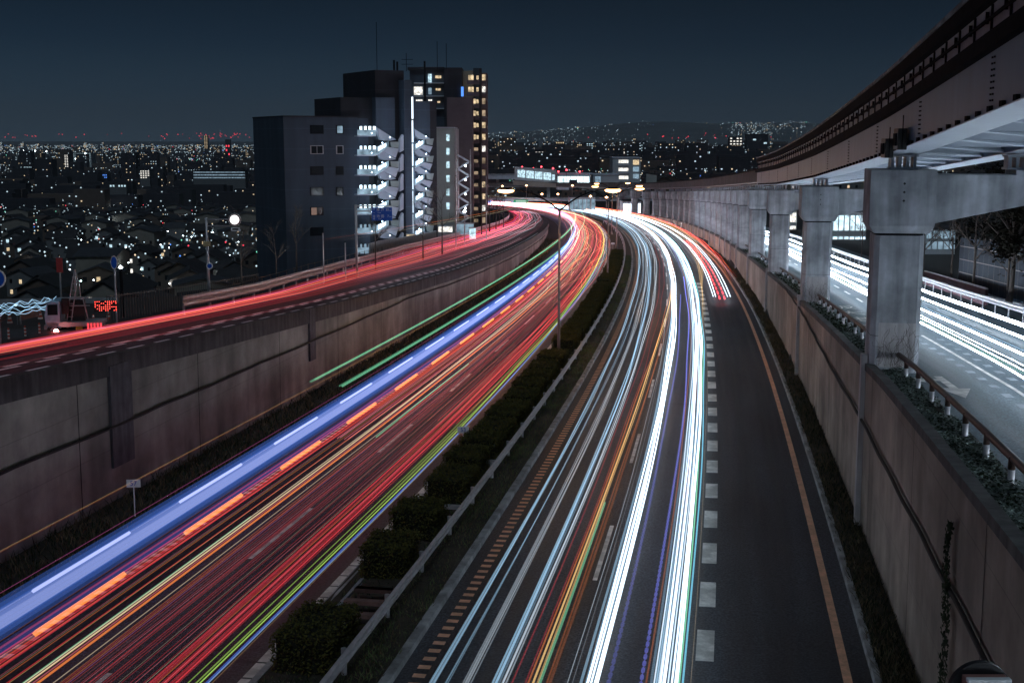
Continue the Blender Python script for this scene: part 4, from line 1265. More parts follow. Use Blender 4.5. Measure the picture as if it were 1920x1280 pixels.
for yy in (112, 121): mb.tube([(fu(753,yy,6), 6, fz(753,yy,6)), (fu(774,yy,6), 6, fz(774,yy,6))], .04, 5)
mb.build("roof_antennas", steel_d, apt)

# tower behind (further away, warm lit balconies)
TY = 262.0
tw = empty("apartment_tower", (at(840,262,TY).x, TY, 0), 0, "tall dark apartment tower with a column of warm lit balconies", "apartment tower")
def tbox(px0, px1, py0, py1, y0, y1, name, mat, parent=tw, mb=None):
    own = mb is None; mb = mb or MB(); ox = tw.location.x
    a = at(px0, py0, y0); b = at(px1, py0, y0); zb_ = GZ-4 if py1 is None else at(px0, py1, y0).z
    mb.box(a.x-ox, b.x-ox, y0-TY, y1-TY, zb_, a.z)
    if own: return mb.build(name, mat, parent)
tbox(768, 838, 131, None, TY+4, TY+16, "north_wing", bw_dark)
tbox(764, 833, 126, 131, TY+3.2, TY+16.5, "roof_slab", bw_black)
tbox(832.5, 866, 127, None, TY+2, TY+15, "core", bw_black)
tbox(866.4, 887, 133, None, TY+7, TY+16, "recess", hw_a)
tbox(838, 885.5, 183, None, TY-6, TY+1.8, "lower_annex", bw_brown)
tbox(887.3, 899, 128, None, TY+9, TY+20, "east_wing", bw_dark)
tbox(898.2, 902.5, 128, None, TY+4.5, TY+8.9, "fin_wall", bw_black)
tbox(903, 913, 137, None, TY+7, TY+18, "end_wing", bw_brown)
mb = MB()
for (a, b, c, d, m_, nm) in ((802.5,809,139,156,win_cool,"window"),(776,792,163,178,win_wht,"window"),(803,809,165,177,lit_soft,"window"),(816,827,142,147,win_warm,"window"),(817,826,166,170,win_warm,"window"),(820,825,190,193,win_warm,"window"),(780,792,187,190,win_wht,"window"),(803,810,187,189.5,win_wht,"window")):
    mb = MB(); tbox(a, b, c, d, TY+3.6, TY+3.9, "", None, mb=mb); mb.build("window", m_, tw)
for yy in (155, 179.5, 203):
    tbox(776, 832, yy, yy+1.6, TY+2.8, TY+3.9, "balcony_slab", bw_lav)
mb = MB(); tbox(864.5, 869, 163, 181, TY+1.5, TY+1.9, "", None, mb=mb); mb.build("blue_lamp_panel", pt_b, tw)
for i in range(15):
    y = 138+22.3*i
    lv = 1 if i < 6 else 0
    if i < 6:
        mb = MB(); tbox(887+ (0 if i>1 else -9), 892 if i > 1 else 888, y+3, y+12.5, TY+4, TY+4.15, "", None, mb=mb); tbox(893.2, 897.3, y+4, y+11.5, TY+4, TY+4.15, "", None, mb=mb); mb.build("balcony_light", win_warm, tw)
    else:
        mb = MB(); tbox(888.5, 896.5, y+5, y+11, TY+4.0, TY+4.15, "", None, mb=mb); mb.build("balcony_light", emit("dim_warm", (1,.74,.5), .38, sample=False, breakup=.8), tw)
    mb = MB(); tbox(885.6+ (0 if i>1 else -10), 898, y+12.5, y+20, TY+2.6, TY+3.9, "", None, mb=mb); mb.build("balcony_parapet", bw_brown, tw)
    mb = MB(); tbox(904, 910, y+2, y+13, TY+6.6, TY+6.9, "", None, mb=mb); mb.build("balcony_light", (win_warm, emit("dim_warm", (1,.74,.5), .38, sample=False, breakup=.8), win_warm, win_wht, emit("dim_warm", (1,.74,.5), .38))[(i*3) % 5], tw)
    mb = MB(); tbox(903, 913.5, y+13, y+20, TY+5.2, TY+6.5, "", None, mb=mb); mb.build("balcony_parapet", bw_brown, tw)
# pale stair tower
st = empty("stair_tower", (at(836,262,232).x, 232, 0), 0, "narrow pale grey-green building with a column of small lit windows", "building")
ox = st.location.x
def sbox(px0, px1, py0, py1, y0, y1, name, mat):
    mb = MB(); a = at(px0, py0, y0); b = at(px1, py0, y0); zb_ = GZ if py1 is None else at(px0, py1, y0).z
    mb.box(a.x-ox, b.x-ox, y0-232, y1-232, zb_, a.z); return mb.build(name, mat, st)
sbox(818.5, 851.5, 240, None, 232, 246, "body", bw_pale); sbox(818, 852, 238.5, 240, 231.8, 246.2, "roof_edge", bw_lav)
sbox(852, 854.5, 241, None, 232.5, 246, "corner_pipe", galv)
for i in range(6):
    y = 252+25.6*i; sbox(836.8, 842.6, y, y+12.3, 231.9, 231.99, "window", win_cool)
# outdoor steel stair lit in blue-white
fs = empty("fire_stair", (at(872,262,236).x, 236, 0), 0, "outdoor steel zigzag fire stair lit bluish white between two apartment buildings", "fire stair")
ox = fs.location.x
for i in range(6):
    y0, y1 = 290+26*i, 303+26*i
    for (a, b, c, d) in ((858, y0, 880, y1), (880, y1, 858, y0+26)):
        p1 = at(a, b, 236); p2 = at(c, d, 236)
        mb = MB(); mb.hexa([(p1.x-ox,0,p1.z-.25),(p2.x-ox,0,p2.z-.25),(p2.x-ox,1.0,p2.z-.25),(p1.x-ox,1.0,p1.z-.25),(p1.x-ox,0,p1.z+.1),(p2.x-ox,0,p2.z+.1),(p2.x-ox,1.0,p2.z+.1),(p1.x-ox,1.0,p1.z+.1)])
        mb.build("stair_flight", bw_lav, fs)
for q in (857, 882):
    a = at(q, 280, 236); b = at(q, 440, 236); mb = MB(); mb.box(a.x-ox-.1, a.x-ox+.1, -.1, .1, b.z, a.z); mb.build("stair_post", galv, fs)
for i in range(4):
    a = at(873, 311+26.5*i, 235.4); mb = MB(); mb.blob((a.x-ox, -.7, a.z), .20); mb.build("stair_lamp", lamp_wht, fs)
a = at(871, 398, 160)
t = empty("street_lamp", (a.x, 160, a.z-6), 0, "bright white street lamp in front of the apartments at the bend", "street lamp")
mb = MB(); mb.tube([(0,0,-4),(0,0,6)], .07, 6); mb.build("pole", galv, t); mb = MB(); mb.blob((0,0,6.1), .22); mb.build("lamp_head", lamp_wht, t)
# lit ground floor and yard by the bend
for px0, px1, py0, py1, yy, nm, m_, lb in ((822,848,425,435,190,"hoarding",win_wht,"bright white signboard beside the bend below the apartments"),(856,888,420,440,180,"parking_shelter",lit_soft,"pale lit parking shelter at the foot of the fire stair"),(880,892,428,448,175,"vending_machine",win_cool,"glowing vending machine at the kerb below the tower"),(762,778,440,455,186,"entrance_porch",win_warm,"warm lit entrance porch at the foot of the stair pier")):
    a = at(px0, py0, yy); b = at(px1, py1, yy); t = empty(nm, ((a.x+b.x)/2, yy, b.z), 0, lb, nm.replace("_", " "))
    w = (b.x-a.x)/2; h = a.z-b.z
    mb = MB(); mb.box(-w, w, 0, .5, -3.0, 0); mb.box(-w-.1, w+.1, -.05, .6, h, h+.12); mb.build("frame", galv, t)
    mb = MB(); mb.box(-w, w, .02, .4, .002, h-.002); mb.build("lit_face", m_, t)

# ---------------------------------------------------------------- blue direction sign with its mast
sb = at(669, 505, 100.0)
t = empty("direction_sign", (sb.x, 100, sb.z), 0, "blue overhead direction sign on a tall mast beside the ramp", "road sign")
def L_(px, py, Y=100.0): q = at(px, py, Y); return (q.x-sb.x, 0, q.z-sb.z)
a = L_(697, 389); b = L_(735.5, 413.5)
mb = MB(); mb.box(a[0], b[0], -.06, 0, b[2], a[2]); pnl = mb.build("sign_panel", blue_p, t)
tp = L_(669, 384)
mb = MB(); mb.tube([(0,.1,-2),(0,.1,tp[2])], .10, 10); mb.build("mast", galv, t, smooth=True)
mb = MB(); mb.tube([(0,.1,tp[2]-.1),(b[0],.1,tp[2]-.1)], .05, 8); mb.tube([(0,.1,tp[2]-.5),(b[0],.1,tp[2]-.5)], .05, 8); mb.build("mast_arm", galv, t)
def text_obj(name, body, size, loc, rot, mat, parent, ext=0.004, spacing=1.0):
    cu = bpy.data.curves.new(name, 'FONT'); cu.body = body; cu.size = size; cu.align_x = 'CENTER'; cu.align_y = 'CENTER'; cu.extrude = ext; cu.space_character = spacing
    ob = bpy.data.objects.new(name, cu); COL.objects.link(ob)
    me = bpy.data.meshes.new_from_object(ob.evaluated_get(bpy.context.evaluated_depsgraph_get()))
    bpy.data.objects.remove(ob); me.materials.clear(); me.materials.append(mat)
    ob = bpy.data.objects.new(name, me); COL.objects.link(ob); ob.parent = parent; ob.location = loc; ob.rotation_euler = rot
    return ob
W_, H_ = b[0]-a[0], a[2]-b[2]
sx = lambda f: a[0]+W_*f
sz = lambda f: a[2]-H_*f
rx = (math.pi/2, 0, 0)
for body, fx, fy, sc in (("神 戸", .42, .20, .27), ("33", .76, .19, .25), ("km", .92, .23, .13), ("Kobe", .37, .40, .12), ("池 田", .42, .68, .27), ("7", .80, .67, .25), ("km", .92, .70, .13), ("Ikeda", .40, .88, .12), ("中", .11, .16, .20), ("↑", .11, .44, .2), ("国", .11, .68, .20), ("道", .11, .86, .18)):
    text_obj("sign_lettering", body, sc, (sx(fx), -.066, sz(fy)), rx, white_p, pnl)

# round lit signal on mast arm, and plate below, over the ramp
mp_ = at(392, 552, 72.0)
t = empty("mast_sign", (mp_.x, 72, mp_.z), 0, "tall pole with an arm carrying a glowing round white sign ringed in red", "road sign")
def M_(px, py): q = at(px, py, 72.0); return (q.x-mp_.x, 0, q.z-mp_.z)
q0 = M_(392, 408)
mb = MB(); mb.tube([(0,0,-1.5),(0,0,q0[2]*.5),(0,0,q0[2])], [.10,.085,.07], 10); mb.build("pole", galv, t, smooth=True)
c = M_(440, 412)
mb = MB(); mb.tube([(0,0,c[2]+.02),(c[0]-.35,0,c[2]+.02)], .035, 6); mb.tube([(0,0,c[2]-.35),(c[0]-.3,0,c[2]-.35)], .03, 6); mb.build("arm", galv, t)
def disc(r, y0, y1, cx, cz, n=28):
    mb = MB(); mb.prism([(cx+r*math.cos(2*math.pi*i/n), cz+r*math.sin(2*math.pi*i/n)) for i in range(n)], 'y', y0, y1); return mb
disc(.36, -.02, .05, c[0], c[2]).build("sign_rim", refl_w, t)
disc(.325, -.035, -.022, c[0], c[2]).build("dark_ring", principled("dark_ring", (.10,.03,.04), .5), t)
disc(.265, -.05, -.036, c[0], c[2]).build("lit_face", emit("lit_sign", (1.0,.96,.97), 1.6), t)
pl_ = M_(441.5, 430); mb = MB(); mb.box(pl_[0]-.25, pl_[0]+.25, -.01, .02, pl_[2]-.10, pl_[2]+.10); plate = mb.build("small_plate", white_p, t)
mb = MB(); mb.box(pl_[0]-.17, pl_[0]+.17, -.016, -.011, pl_[2]-.04, pl_[2]+.05); mb.build("plate_marking", black_p, plate)
cb_ = M_(391, 457); mb = MB(); mb.box(-.20, .20, -.15, -.08, cb_[2]-.14, cb_[2]+.14); mb.build("control_box", principled("ochre_box", (.38,.30,.17), .7), t)
cc = M_(394, 498)
disc(.19, -.15, -.11, cc[0], cc[2]).build("round_sign", white_p, t)
disc(.13, -.158, -.151, cc[0], cc[2]).build("round_sign_centre", blue_p, t)
# two blue round signs on slim posts at left
for px, pyb, pyt, r, Y, lb in ((219, 590, 492, 14, 60, "small blue disc sign seen edge-on atop a slim grey post"), (0, 625, 522, 20, 50, "blue round sign with a pale rim cut by the left edge")):
    a = at(px, pyb, Y); q = at(px, pyt, Y)
    t = empty("round_sign", (a.x, Y, a.z), 0, lb, "road sign")
    mb = MB(); mb.tube([(0,0,-.8),(0,0,q.z-a.z-.25)], .045, 8); mb.build("post", galv, t)
    rr = r*Y/2380*.92
    m1 = disc(rr, -.02, .02, 0, 0); o1 = m1.build("sign_disc", refl_w, t); o1.location = (0,-.03,q.z-a.z)
    m1 = disc(rr*.85, -.03, -.021, 0, 0); o2 = m1.build("sign_face", blue_p, o1)
    if px > 100: o1.scale = (.5,1,1)

# ---------------------------------------------------------------- kilometre boards
for px, py, zt_, body, lb, off in ((250, 932, 1.15, "57", "small white distance board reading 57 on a post by the left wall", -13.2), (868, 880, 1.15, "53", "small white distance board reading 53 among the median hedges", -3.55), (1158, 535, 1.1, "52", "small white distance board by the second street lamp", -3.4)):
    # find s so that the point projects on px
    best = min((abs((lambda q: 960+FPX*q.x/(q.y*math.cos(PITCH)-(q.z-CAMZ)*math.sin(PITCH)))(P(sY(30)+k*.5, off, .6))-px), k) for k in range(0, 320))
    s_ = sY(30)+best[1]*.5; c = P(s_, off, .05)
    t = empty("distance_board", c, 0.1, lb, "distance board")
    mb = MB(); mb.tube([(0,0,0),(0,0,zt_)], .022, 6); mb.build("post", white_p, t)
    mb = MB(); mb.box(-.24,.24,-.02,.0,zt_-.02,zt_+.26); bd = mb.build("board", white_p, t)
    text_obj("board_lettering", body, .24, (0,-.026,zt_+.12), rx, blue_p, bd)

# ---------------------------------------------------------------- road works on the left
WY = 56.0
def wp(px, py):
    """point on the widened upper verge"""
    Y = 55.0
    for _ in range(30):
        z = zlow(Y)+hw(Y)-0.35
        d = ray(px, py); Y = .5*Y + .5*d.y*((z-CAMZ)/d.z)
    q = at(px, py, Y); return q
mb = MB()
for i in range(30):
    a = P(sY(20)+i*2, -19.6, -.004, 1); b = P(sY(20)+i*2, -34, -.35, 1); mb.v += [tuple(a), tuple(b)]
    if i: k = len(mb.v)-4; mb.f.append((k+2, k+3, k+1, k)); mb.m.append(0)
tag(mb.build("works_verge", shoulder), kind="structure")
c0 = wp(146, 628)
t = empty("works_lorry", c0, R(8), "parked roadworks lorry with a ladder boom and red dot-matrix warning board behind cones", "lorry")
mb = MB(); mb.box(-1.15, 1.15, -.55, .55, .45, .62); mb.box(-1.2,1.2,-.60,-.55,.5,.68); mb.box(-1.2,1.2,.55,.60,.5,.68); mb.build("flatbed", galv, t)
mb = MB(); mb.prism([(-1.25,.4),(-.62,.4),(-.62,1.62),(-.98,1.68),(-1.18,1.5),(-1.3,1.0)], 'y', -.6, .6); cabn = mb.build("cab", truck_b, t, bevel=.05)
mb = MB(); mb.box(-1.14,-.7,-.615,-.602,1.02,1.5); mb.build("side_window", glass_d, cabn)
mb = MB(); mb.box(-1.33,-1.2,-.6,.6,.36,.56); mb.build("bumper", galv, cabn)
for wx in (-.92, .78):
    for wy in (-.55, .45):
        mb = MB(); mb.prism([(wx+.3*math.cos(i*math.pi/9), .30+.3*math.sin(i*math.pi/9)) for i in range(18)], 'y', wy-.05, wy+.15); w_ = mb.build("wheel", rubber, t)
        mb = MB(); mb.prism([(wx+.15*math.cos(i*math.pi/6), .30+.15*math.sin(i*math.pi/6)) for i in range(12)], 'y', wy-.07, wy-.052); mb.build("rim", galv, w_)
mb = MB()
for dx in (-.10, .10):
    mb.tube([(-.35+dx,0,.65),(-.05+dx,0,2.3),(.02,0,3.0)], .028, 6); mb.tube([(.15+dx,.2,.65),(.05+dx,.1,2.3),(.02,0,3.0)], .022, 6)
for i in range(7): mb.tube([(-.42+.05*i,0,.85+.3*i),(-.16+.03*i,.0,.85+.3*i)], .016, 6)
mb.tube([(-.75,0,1.72),(.55,0,1.72)], .025, 6); mb.tube([(-.55,0,1.35),(.6,0,1.35)], .025, 6); mb.tube([(.5,0,.65),(.3,0,1.7)], .025, 6)
mb.build("ladder_boom", galv, t)
mb = MB(); mb.box(-.5,.35,.1,.3,.65,1.6); mb.box(-.6,-.3,-.2,.3,1.0,1.7); mb.build("equipment", black_p, t)
mb = MB(); mb.box(.72, 1.75, .30, .38, 1.02, 1.52); brd = mb.build("warning_board", black_p, t)
mb = MB()
for i in range(11):
    for j in range(6):
        if random.random() < .72: mb.blob((.78+i*.092, .28, 1.07+j*.082), .022)
mb.build("board_lamps", emit("led_red", (1,.08,.06), 5, sample=False), brd)
mb = MB(); mb.box(.75,1.3,-.62,-.56,.22,.42)
for i in range(5): mb.box(.55+i*.14,.63+i*.14,-.64,-.6,.25,.62)
mb.build("tail_lamps", emit("tail_red", (1,.07,.09), 1.1, sample=False), t)
mb = MB(); mb.box(.05,.35,-.66,-.61,.30,.48); mb.build("number_plate", yellow_p, t)
# cones, delineators
def delin(px, py, lb, kind):
    c = wp(px, py)
    if kind == 'post':
        t = empty("delineator_post", c, 0, lb, "delineator", "red banded delineator posts on the left verge")
        mb = MB(); mb.lathe([(.13,0),(.12,.05),(.045,.08),(.04,.72),(.03,.75)], n=10); mb.build("tube", cone_r, t, smooth=False)
        for z in (.30, .45, .60):
            mb = MB(); mb.lathe([(.047,z),(.047,z+.07)], n=10); mb.build("reflective_band", refl_w, t)
    else:
        t = empty("traffic_cone", c, 0, lb, "traffic cone", "striped traffic cones around the lorry")
        mb = MB(); mb.box(-.19,.19,-.19,.19,0,.04); mb.lathe([(.15,.04),(.03,.70)], n=12); mb.build("cone_body", cone_r, t)
        for z in (.18, .38, .56):
            r0 = .15-.12*(z-.04)/.66; r1 = .15-.12*(z+.08-.04)/.66
            mb = MB(); mb.lathe([(r0+.004,z),(r1+.004,z+.08)], n=12); mb.build("reflective_band", refl_w, t)
for px, py in ((17.5,648),(48.5,643),(75,637),(115,622.5),(127,626.5)): delin(px, py, "slim red and white banded delineator post at the verge", 'post')
for px, py in ((19,612),(76,604),(176,616),(204,608)): delin(px, py, "red and white striped traffic cone by the roadworks", 'cone')
c = wp(106, 634)
t = empty("warning_lamp", c, 0, "round glowing red warning lamp on a short stand in front of the lorry", "warning lamp")
mb = MB(); mb.lathe([(.16,0),(.12,.06),(.04,.1),(.04,.22)], n=12); mb.build("stand", galv, t)
mb = MB(); mb.lathe([(.02,-.12),(.09,-.08),(.12,0),(.09,.08),(.02,.12)], n=16); o_ = mb.build("lamp_globe", emit("warning_glow", (1,.35,.33), 14), t, smooth=True); o_.location = (0,0,.30)
ld = bpy.data.lights.new("lamp_light", 'POINT'); ld.energy = 9; ld.color = (1,.05,.05); ld.shadow_soft_size = .1
lo = bpy.data.objects.new("lamp_light", ld); COL.objects.link(lo); lo.parent = t; lo.location = (0,-.25,.34)
for px0, px1, py, lb in ((36,74,616,"pinkish steel barrier plank on two pale posts behind the delineators"),(-6,12,622,"end of a pinkish barrier plank cut by the left edge")):
    a = wp(px0, py); b = wp(px1, py-9); d = b-a
    t = empty("barrier_plank", a, 0, lb, "barrier")
    mb = MB(); n_ = Vector((0,-.05,0)); u = Vector((0,0,1))
    mb.hexa([n_*0+u*.38, d+u*.38, d-n_*1+u*.38, -n_+u*.38, u*.78, d+u*.78, d-n_+u*.78, -n_+u*.78]); mb.build("plank", principled("pink_plank", (.42,.26,.25), .7), t)
    for f in (.08,.92):
        q = d*f; mb = MB(); mb.box(q.x-.07,q.x+.07,.06,.16,-.1,.72); mb.build("post", galv, t)
# horizontal beam barrier behind the lorry, up to the guard rail start
a = wp(-40, 585); b = at(222, 563, 62.5)
t = empty("guard_rail", a, 0, "straight pale guard rail behind the roadworks lorry at left", "guard rail")
d = at(222, 560, a.y+1) - Vector(a); d = Vector((d.x, 1.0, 0))
za = at(0, 566, a.y).z - a.z
mb = MB(); mb.hexa([Vector((0,0,za-.18)), d+Vector((0,0,za-.18)), d+Vector((0,.06,za-.18)), Vector((0,.06,za-.18)), Vector((0,0,za+.14)), d+Vector((0,0,za+.14)), d+Vector((0,.06,za+.14)), Vector((0,.06,za+.14))]); mb.build("rail_beam", galv, t)
for f in (.1,.35,.6,.85):
    q = d*f; mb = MB(); mb.tube([(q.x,q.y+.1,-.3),(q.x,q.y+.1,za)], .05, 6); mb.build("post", galv, t)

# picket fence and wire fence behind the rail
def fence(s0, s1, off, h, step, label, dz=-.35, slat=.02, mat=fence_m, rails=True):
    t = wempty("fence", P(s0, off, dz, 1), 0, label, "fence")
    mb = MB(); s = s0
    while s < s1:
        c = P(s, off, dz, 1); c.z = max(ground_h(c.x, c.y), c.z-1.4); mb.box(c.x-slat, c.x+slat, c.y-slat, c.y+slat, c.z-.3, c.z+h); s += step
    mb.build("pickets", mat, t)
    mb = MB(); ss = srange(s0, s1)
    for z in (h*.12, h*.95):
        q = []
        for s in ss: c = P(s, off, dz, 1); c.z = max(ground_h(c.x, c.y), c.z-1.4)+z; q.append(c)
        mb.tube(q, .03, 4)
    mb.build("fence_rails", mat, t); return t
fence(sY(58), sY(80), -22.4, 1.7, .32, "dark picket fence behind the guard rail left of the white house")
fence(sY(80), sY(132), -26.6, 1.5, 2.0, "thin wire mesh fence above the white house and apartment yard", slat=.035)
fence(sY(132), sY(175), -28.0, 2.2, .45, "pale slatted yard fence below the apartments at the bend", mat=galv, slat=.10)

# ---------------------------------------------------------------- trees
def branches(mb, base, top, r, depth, rnd, spread=.6, n=4):
    mb.tube([base, (base+top)/2 + Vector((rnd.uniform(-.06,.06), rnd.uniform(-.06,.06), 0)), top], [r, r*.8, r*.55], 5 if depth > 1 else 4, cap=False)
    if depth == 0: return
    L = (top-base).length
    for i in range(n):
        f = rnd.uniform(.35, 1.0); b = base.lerp(top, f)
        d = (top-base).normalized(); a = rnd.uniform(0, 6.28)
        nd = (d + Vector((math.cos(a), math.sin(a), rnd.uniform(-.1,.5)))*spread).normalized()
        branches(mb, b, b+nd*L*rnd.uniform(.45,.7), r*.5, depth-1, rnd, spread, n)
def bare_tree(loc, H, label, seed, group=None, mat=barkp, spread=.6, lean=0):
    rnd = random.Random(seed)
    t = empty("bare_tree", loc, 0, label, "tree", group)
    mb = MB(); mb.tube([(0,0,-.5),(.03,0,H*.45),(0,0,H*.62)], [H*.016, H*.012, H*.010], 8); mb.build("trunk", mat, t, smooth=True)
    mb = MB(); branches(mb, Vector((0,0,H*.55)), Vector((rnd.uniform(-.2,.2),0,H)), H*.008, 3, rnd, spread, 5)
    for i in range(4):
        a = rnd.uniform(0,6.28); b = Vector((0,0,H*rnd.uniform(.38,.6)))
        branches(mb, b, b+Vector((math.cos(a)*H*.2, math.sin(a)*H*.2, H*.2)), H*.006, 2, rnd, spread, 4)
    mb.build("branches", mat, t)
    return t
def tree_at(px, pyb, pyt, Y, label, seed, **k):
    b = at(px, pyb, Y); tp = at(px, pyt, Y); return bare_tree(b, tp.z-b.z, label, seed, **k)
tree_at(453, 545, 425, 78, "bare pollarded tree in front of the white house and round lit sign", 2)
tree_at(518, 525, 440, 86, "thin bare sapling at the left corner of the apartment block", 3)
tree_at(704, 498, 405, 112, "bare tree in front of the blue direction sign and lit stairs", 5)
tree_at(793, 478, 390, 124, "slender bare tree before the lit slot window of the apartments", 6)
tree_at(829, 468, 370, 130, "bare spindly tree before the pale stair tower", 8)
tree_at(556, 510, 400, 96, "faint bare tree against the dark apartment wall", 12)
for i, (px, pyb, pyt, Y) in enumerate(((903,432,360,160),(918,428,356,185),(930,424,362,190),(944,420,366,200),(936,415,372,215),(925,412,365,230))):
    tree_at(px, pyb, pyt, Y, "tangled bare tree in the dark clump beside the bend", 20+i, group="bare trees at the bend", mat=bark, spread=.8)
# slim poles
for px, pyb, pyt, Y, lb in ((607,512,437,92,"slim grey pole against the dark apartment wall"),(648,505,455,95,"short grey pole left of the direction sign"),(855,455,330,150,"tall thin pole beside the pale stair tower"),(912,428,330,165,"thin pole at the right edge of the apartment tower"),(115,560,480,70,"grey pole with a small red sign behind the roadworks lorry"),(974,420,383,260,"small pole on the strip between ramp and carriageway"),(1052,400,376,300,"small thin pole by the far left carriageway")):
    b = at(px, pyb, Y); tp = at(px, pyt, Y); t = empty("pole", b, 0, lb, "pole")
    mb = MB(); mb.tube([(0,0,-1.5),(0,0,tp.z-b.z)], [.06,.045], 6); mb.build("shaft", galv, t)
    mb = MB(); mb.lathe([(.07,0),(.05,.06)], c=(0,0,tp.z-b.z), n=8); mb.build("cap", steel_d, t)
    if px == 115: mb = MB(); mb.box(-.16,.2,-.06,-.03,tp.z-b.z-.9,tp.z-b.z-.1); mb.build("red_sign", red_p, t)

def leafy_tree(loc, H, Wd, label, seed, group=None, n=2600, leaf=.16):
    rnd = random.Random(seed); t = empty("tree", loc, 0, label, "tree", group)
    mb = MB(); mb.tube([(0,0,-.5),(.1,0,H*.35),(0,.1,H*.7)], [.16,.13,.06], 7)
    for i in range(6):
        a = rnd.uniform(0,6.28); z = H*rnd.uniform(.35,.6); mb.tube([(0,0,z),(math.cos(a)*Wd*.4, math.sin(a)*Wd*.4, z+H*.2)], [.07,.03], 5)
    mb.build("trunk", bark, t)
    cl = [(rnd.gauss(0,Wd*.28), rnd.gauss(0,Wd*.28), H*rnd.uniform(.45,1.0), rnd.uniform(.4,1.0)*Wd*.25) for _ in range(16)]
    mb = MB()
    for i in range(n):
        cx, cy, cz, cr_ = rnd.choice(cl); d = Vector((rnd.gauss(0,1), rnd.gauss(0,1), rnd.gauss(0,.8)))*cr_*.62
        c = Vector((cx,cy,cz))+d; a = rnd.uniform(0,6.28); r = leaf*rnd.uniform(.5,1.2)
        u = Vector((math.cos(a), math.sin(a), rnd.uniform(-.8,.8)))*r; v = Vector((-math.sin(a), math.cos(a), rnd.uniform(-.8,.8)))*r*.6
        mb.quad(c-u, c-v, c+u, c+v)
    mb.build("crown", principled("dark_tree_leaves", (.022,.019,.014), .95, spec=.03, var=.6, scale=2), t); return t
for i, (yy, o_, H, Wd) in enumerate(((62,26.2,7.5,5.0),(70,26.6,8.2,5.2),(79,26.4,8.0,5.2),(88,26.8,8.5,5.5),(98,27,8,5.5),(74,23.3,7.2,3.6),(64,23.2,7.0,3.4))):
    leafy_tree(P(sY(yy), o_, -.1, 2), H, Wd, "dark leafy street tree beside the blue sound barrier across the upper road", 31+i, "leafy trees across the upper road")
for i, (yy, o_) in enumerate(((76,23.6),(84,23.4),(93,23.8),(101,23.3),(112,24.3),(125,24.0),(140,24.4))):
    bare_tree(P(sY(yy), o_, -.1, 2), random.uniform(4.5,6.5), "dark bare street tree across the upper right road", 41+i, "bare trees across the upper road", bark, .7)

# ---------------------------------------------------------------- across the upper right road
t = wempty("sound_barrier", P(sY(60), 24.3, 0, 2), 0, "tall blue-tinted panelled sound barrier across the upper right road", "sound barrier")
s = sY(42)
while s < sY(92):
    a = P(s, 24.2, 0, 2); b = P(s+1.45, 24.2, 0, 2)
    mb = MB(); n_ = Vector((frame(s)[2].x, frame(s)[2].y, 0))*.04; u = Vector((0,0,3.6)); u0 = Vector((0,0,.3))
    mb.hexa([a+u0-n_, b+u0-n_, b+u0+n_, a+u0+n_, a+u-n_, b+u-n_, b+u+n_, a+u+n_]); mb.build("panel", glass_b, t)
    mb = MB(); mb.box(a.x-.035,a.x+.035,a.y-.035,a.y+.035,a.z-.2,a.z+3.75); mb.build("post", fence_m, t)
    s += 1.5
s0_, s1_ = sY(42), sY(92)
mb = MB(); sweep(mb, [(24.0,-.1),(24.0,.32),(24.45,.32),(24.45,-.1)], s0_, s1_, up=2, closed=True); mb.build("footing", pier_c, t)
for z in (1.2, 2.1, 3.0):
    mb = MB(); sweep(mb, [(24.12,z),(24.12,z+.05),(24.16,z+.05),(24.16,z)], s0_, s1_, up=2, closed=True); mb.build("panel_rail", fence_m, t)
c = P(sY(56.5), 21.9, 0, 2)
t = empty("bollard_post", c, 0, "red and orange topped bollard ending the far guard rail", "bollard")
mb = MB(); mb.lathe([(.09,0),(.09,1.0)], n=10); mb.build("post", principled("pale_pink", (.45,.25,.25), .6), t); mb = MB(); mb.lathe([(.10,1.0),(.10,1.12),(.03,1.16)], n=10); mb.build("cap", yellow_p, t)
mb = MB(); mb.box(.10,.36,-.1,.1,.55,.95); mb.build("reflector_box", principled("pale_pink2", (.5,.2,.2), .6), t)
# bright shop forecourt seen between piers
def lit_building(px0, px1, py0, py1, Y, depth, name, lb, wallm, face, nw=(4,2), cat="building", strength=None, base=None):
    a = at(px0, py0, Y); b = at(px1, py1, Y); w = b.x-a.x; h = a.z-b.z
    t = empty(name, ((a.x+b.x)/2, Y, b.z), 0, lb, cat)
    mb = MB(); mb.box(-w/2, w/2, 0, depth, -4 if base is None else base, h); mb.build("walls", wallm, t)
    mb = MB(); mb.box(-w/2-.2, w/2+.2, -.2, depth+.2, h+.003, h+.25); mb.build("roof", roof_b, t)
    for i in range(nw[0]):
        for j in range(nw[1]):
            x0 = -w/2+w*(i+.12)/nw[0]; x1 = -w/2+w*(i+.88)/nw[0]; z0 = h*(j+.15)/nw[1]; z1 = h*(j+.85)/nw[1]
            mb = MB(); mb.box(x0, x1, -.05, -.003, z0, z1); mb.build("window", face, t)
    return t
lit_building(1552, 1622, 398, 478, 190, 10, "shop", "brightly lit white shop glimpsed between the nearest monorail piers", hw_w, shop_l, (7,2), base=-3)
lit_building(1726, 1790, 430, 470, 150, 8, "shop", "dim lit shop window behind bare trees right of the nearest pier", hw_w, lit_soft, (6,2), base=-3)
lit_building(1480, 1492, 395, 470, 230, 10, "shop", "sliver of a bright shop between the second and third monorail piers", hw_w, win_wht, (1,3), base=-3)
lit_building(1425, 1436, 395, 440, 250, 10, "shop", "lit shop front glimpsed left of the third monorail pier", hw_w, shop_l, (1,1), base=-3)
lit_building(1168, 1202, 378, 403, 345, 10, "petrol_station", "dazzling white forecourt behind the far monorail piers", hw_w, emit("forecourt", (.7,.85,1), 4), (3,1), base=-3)
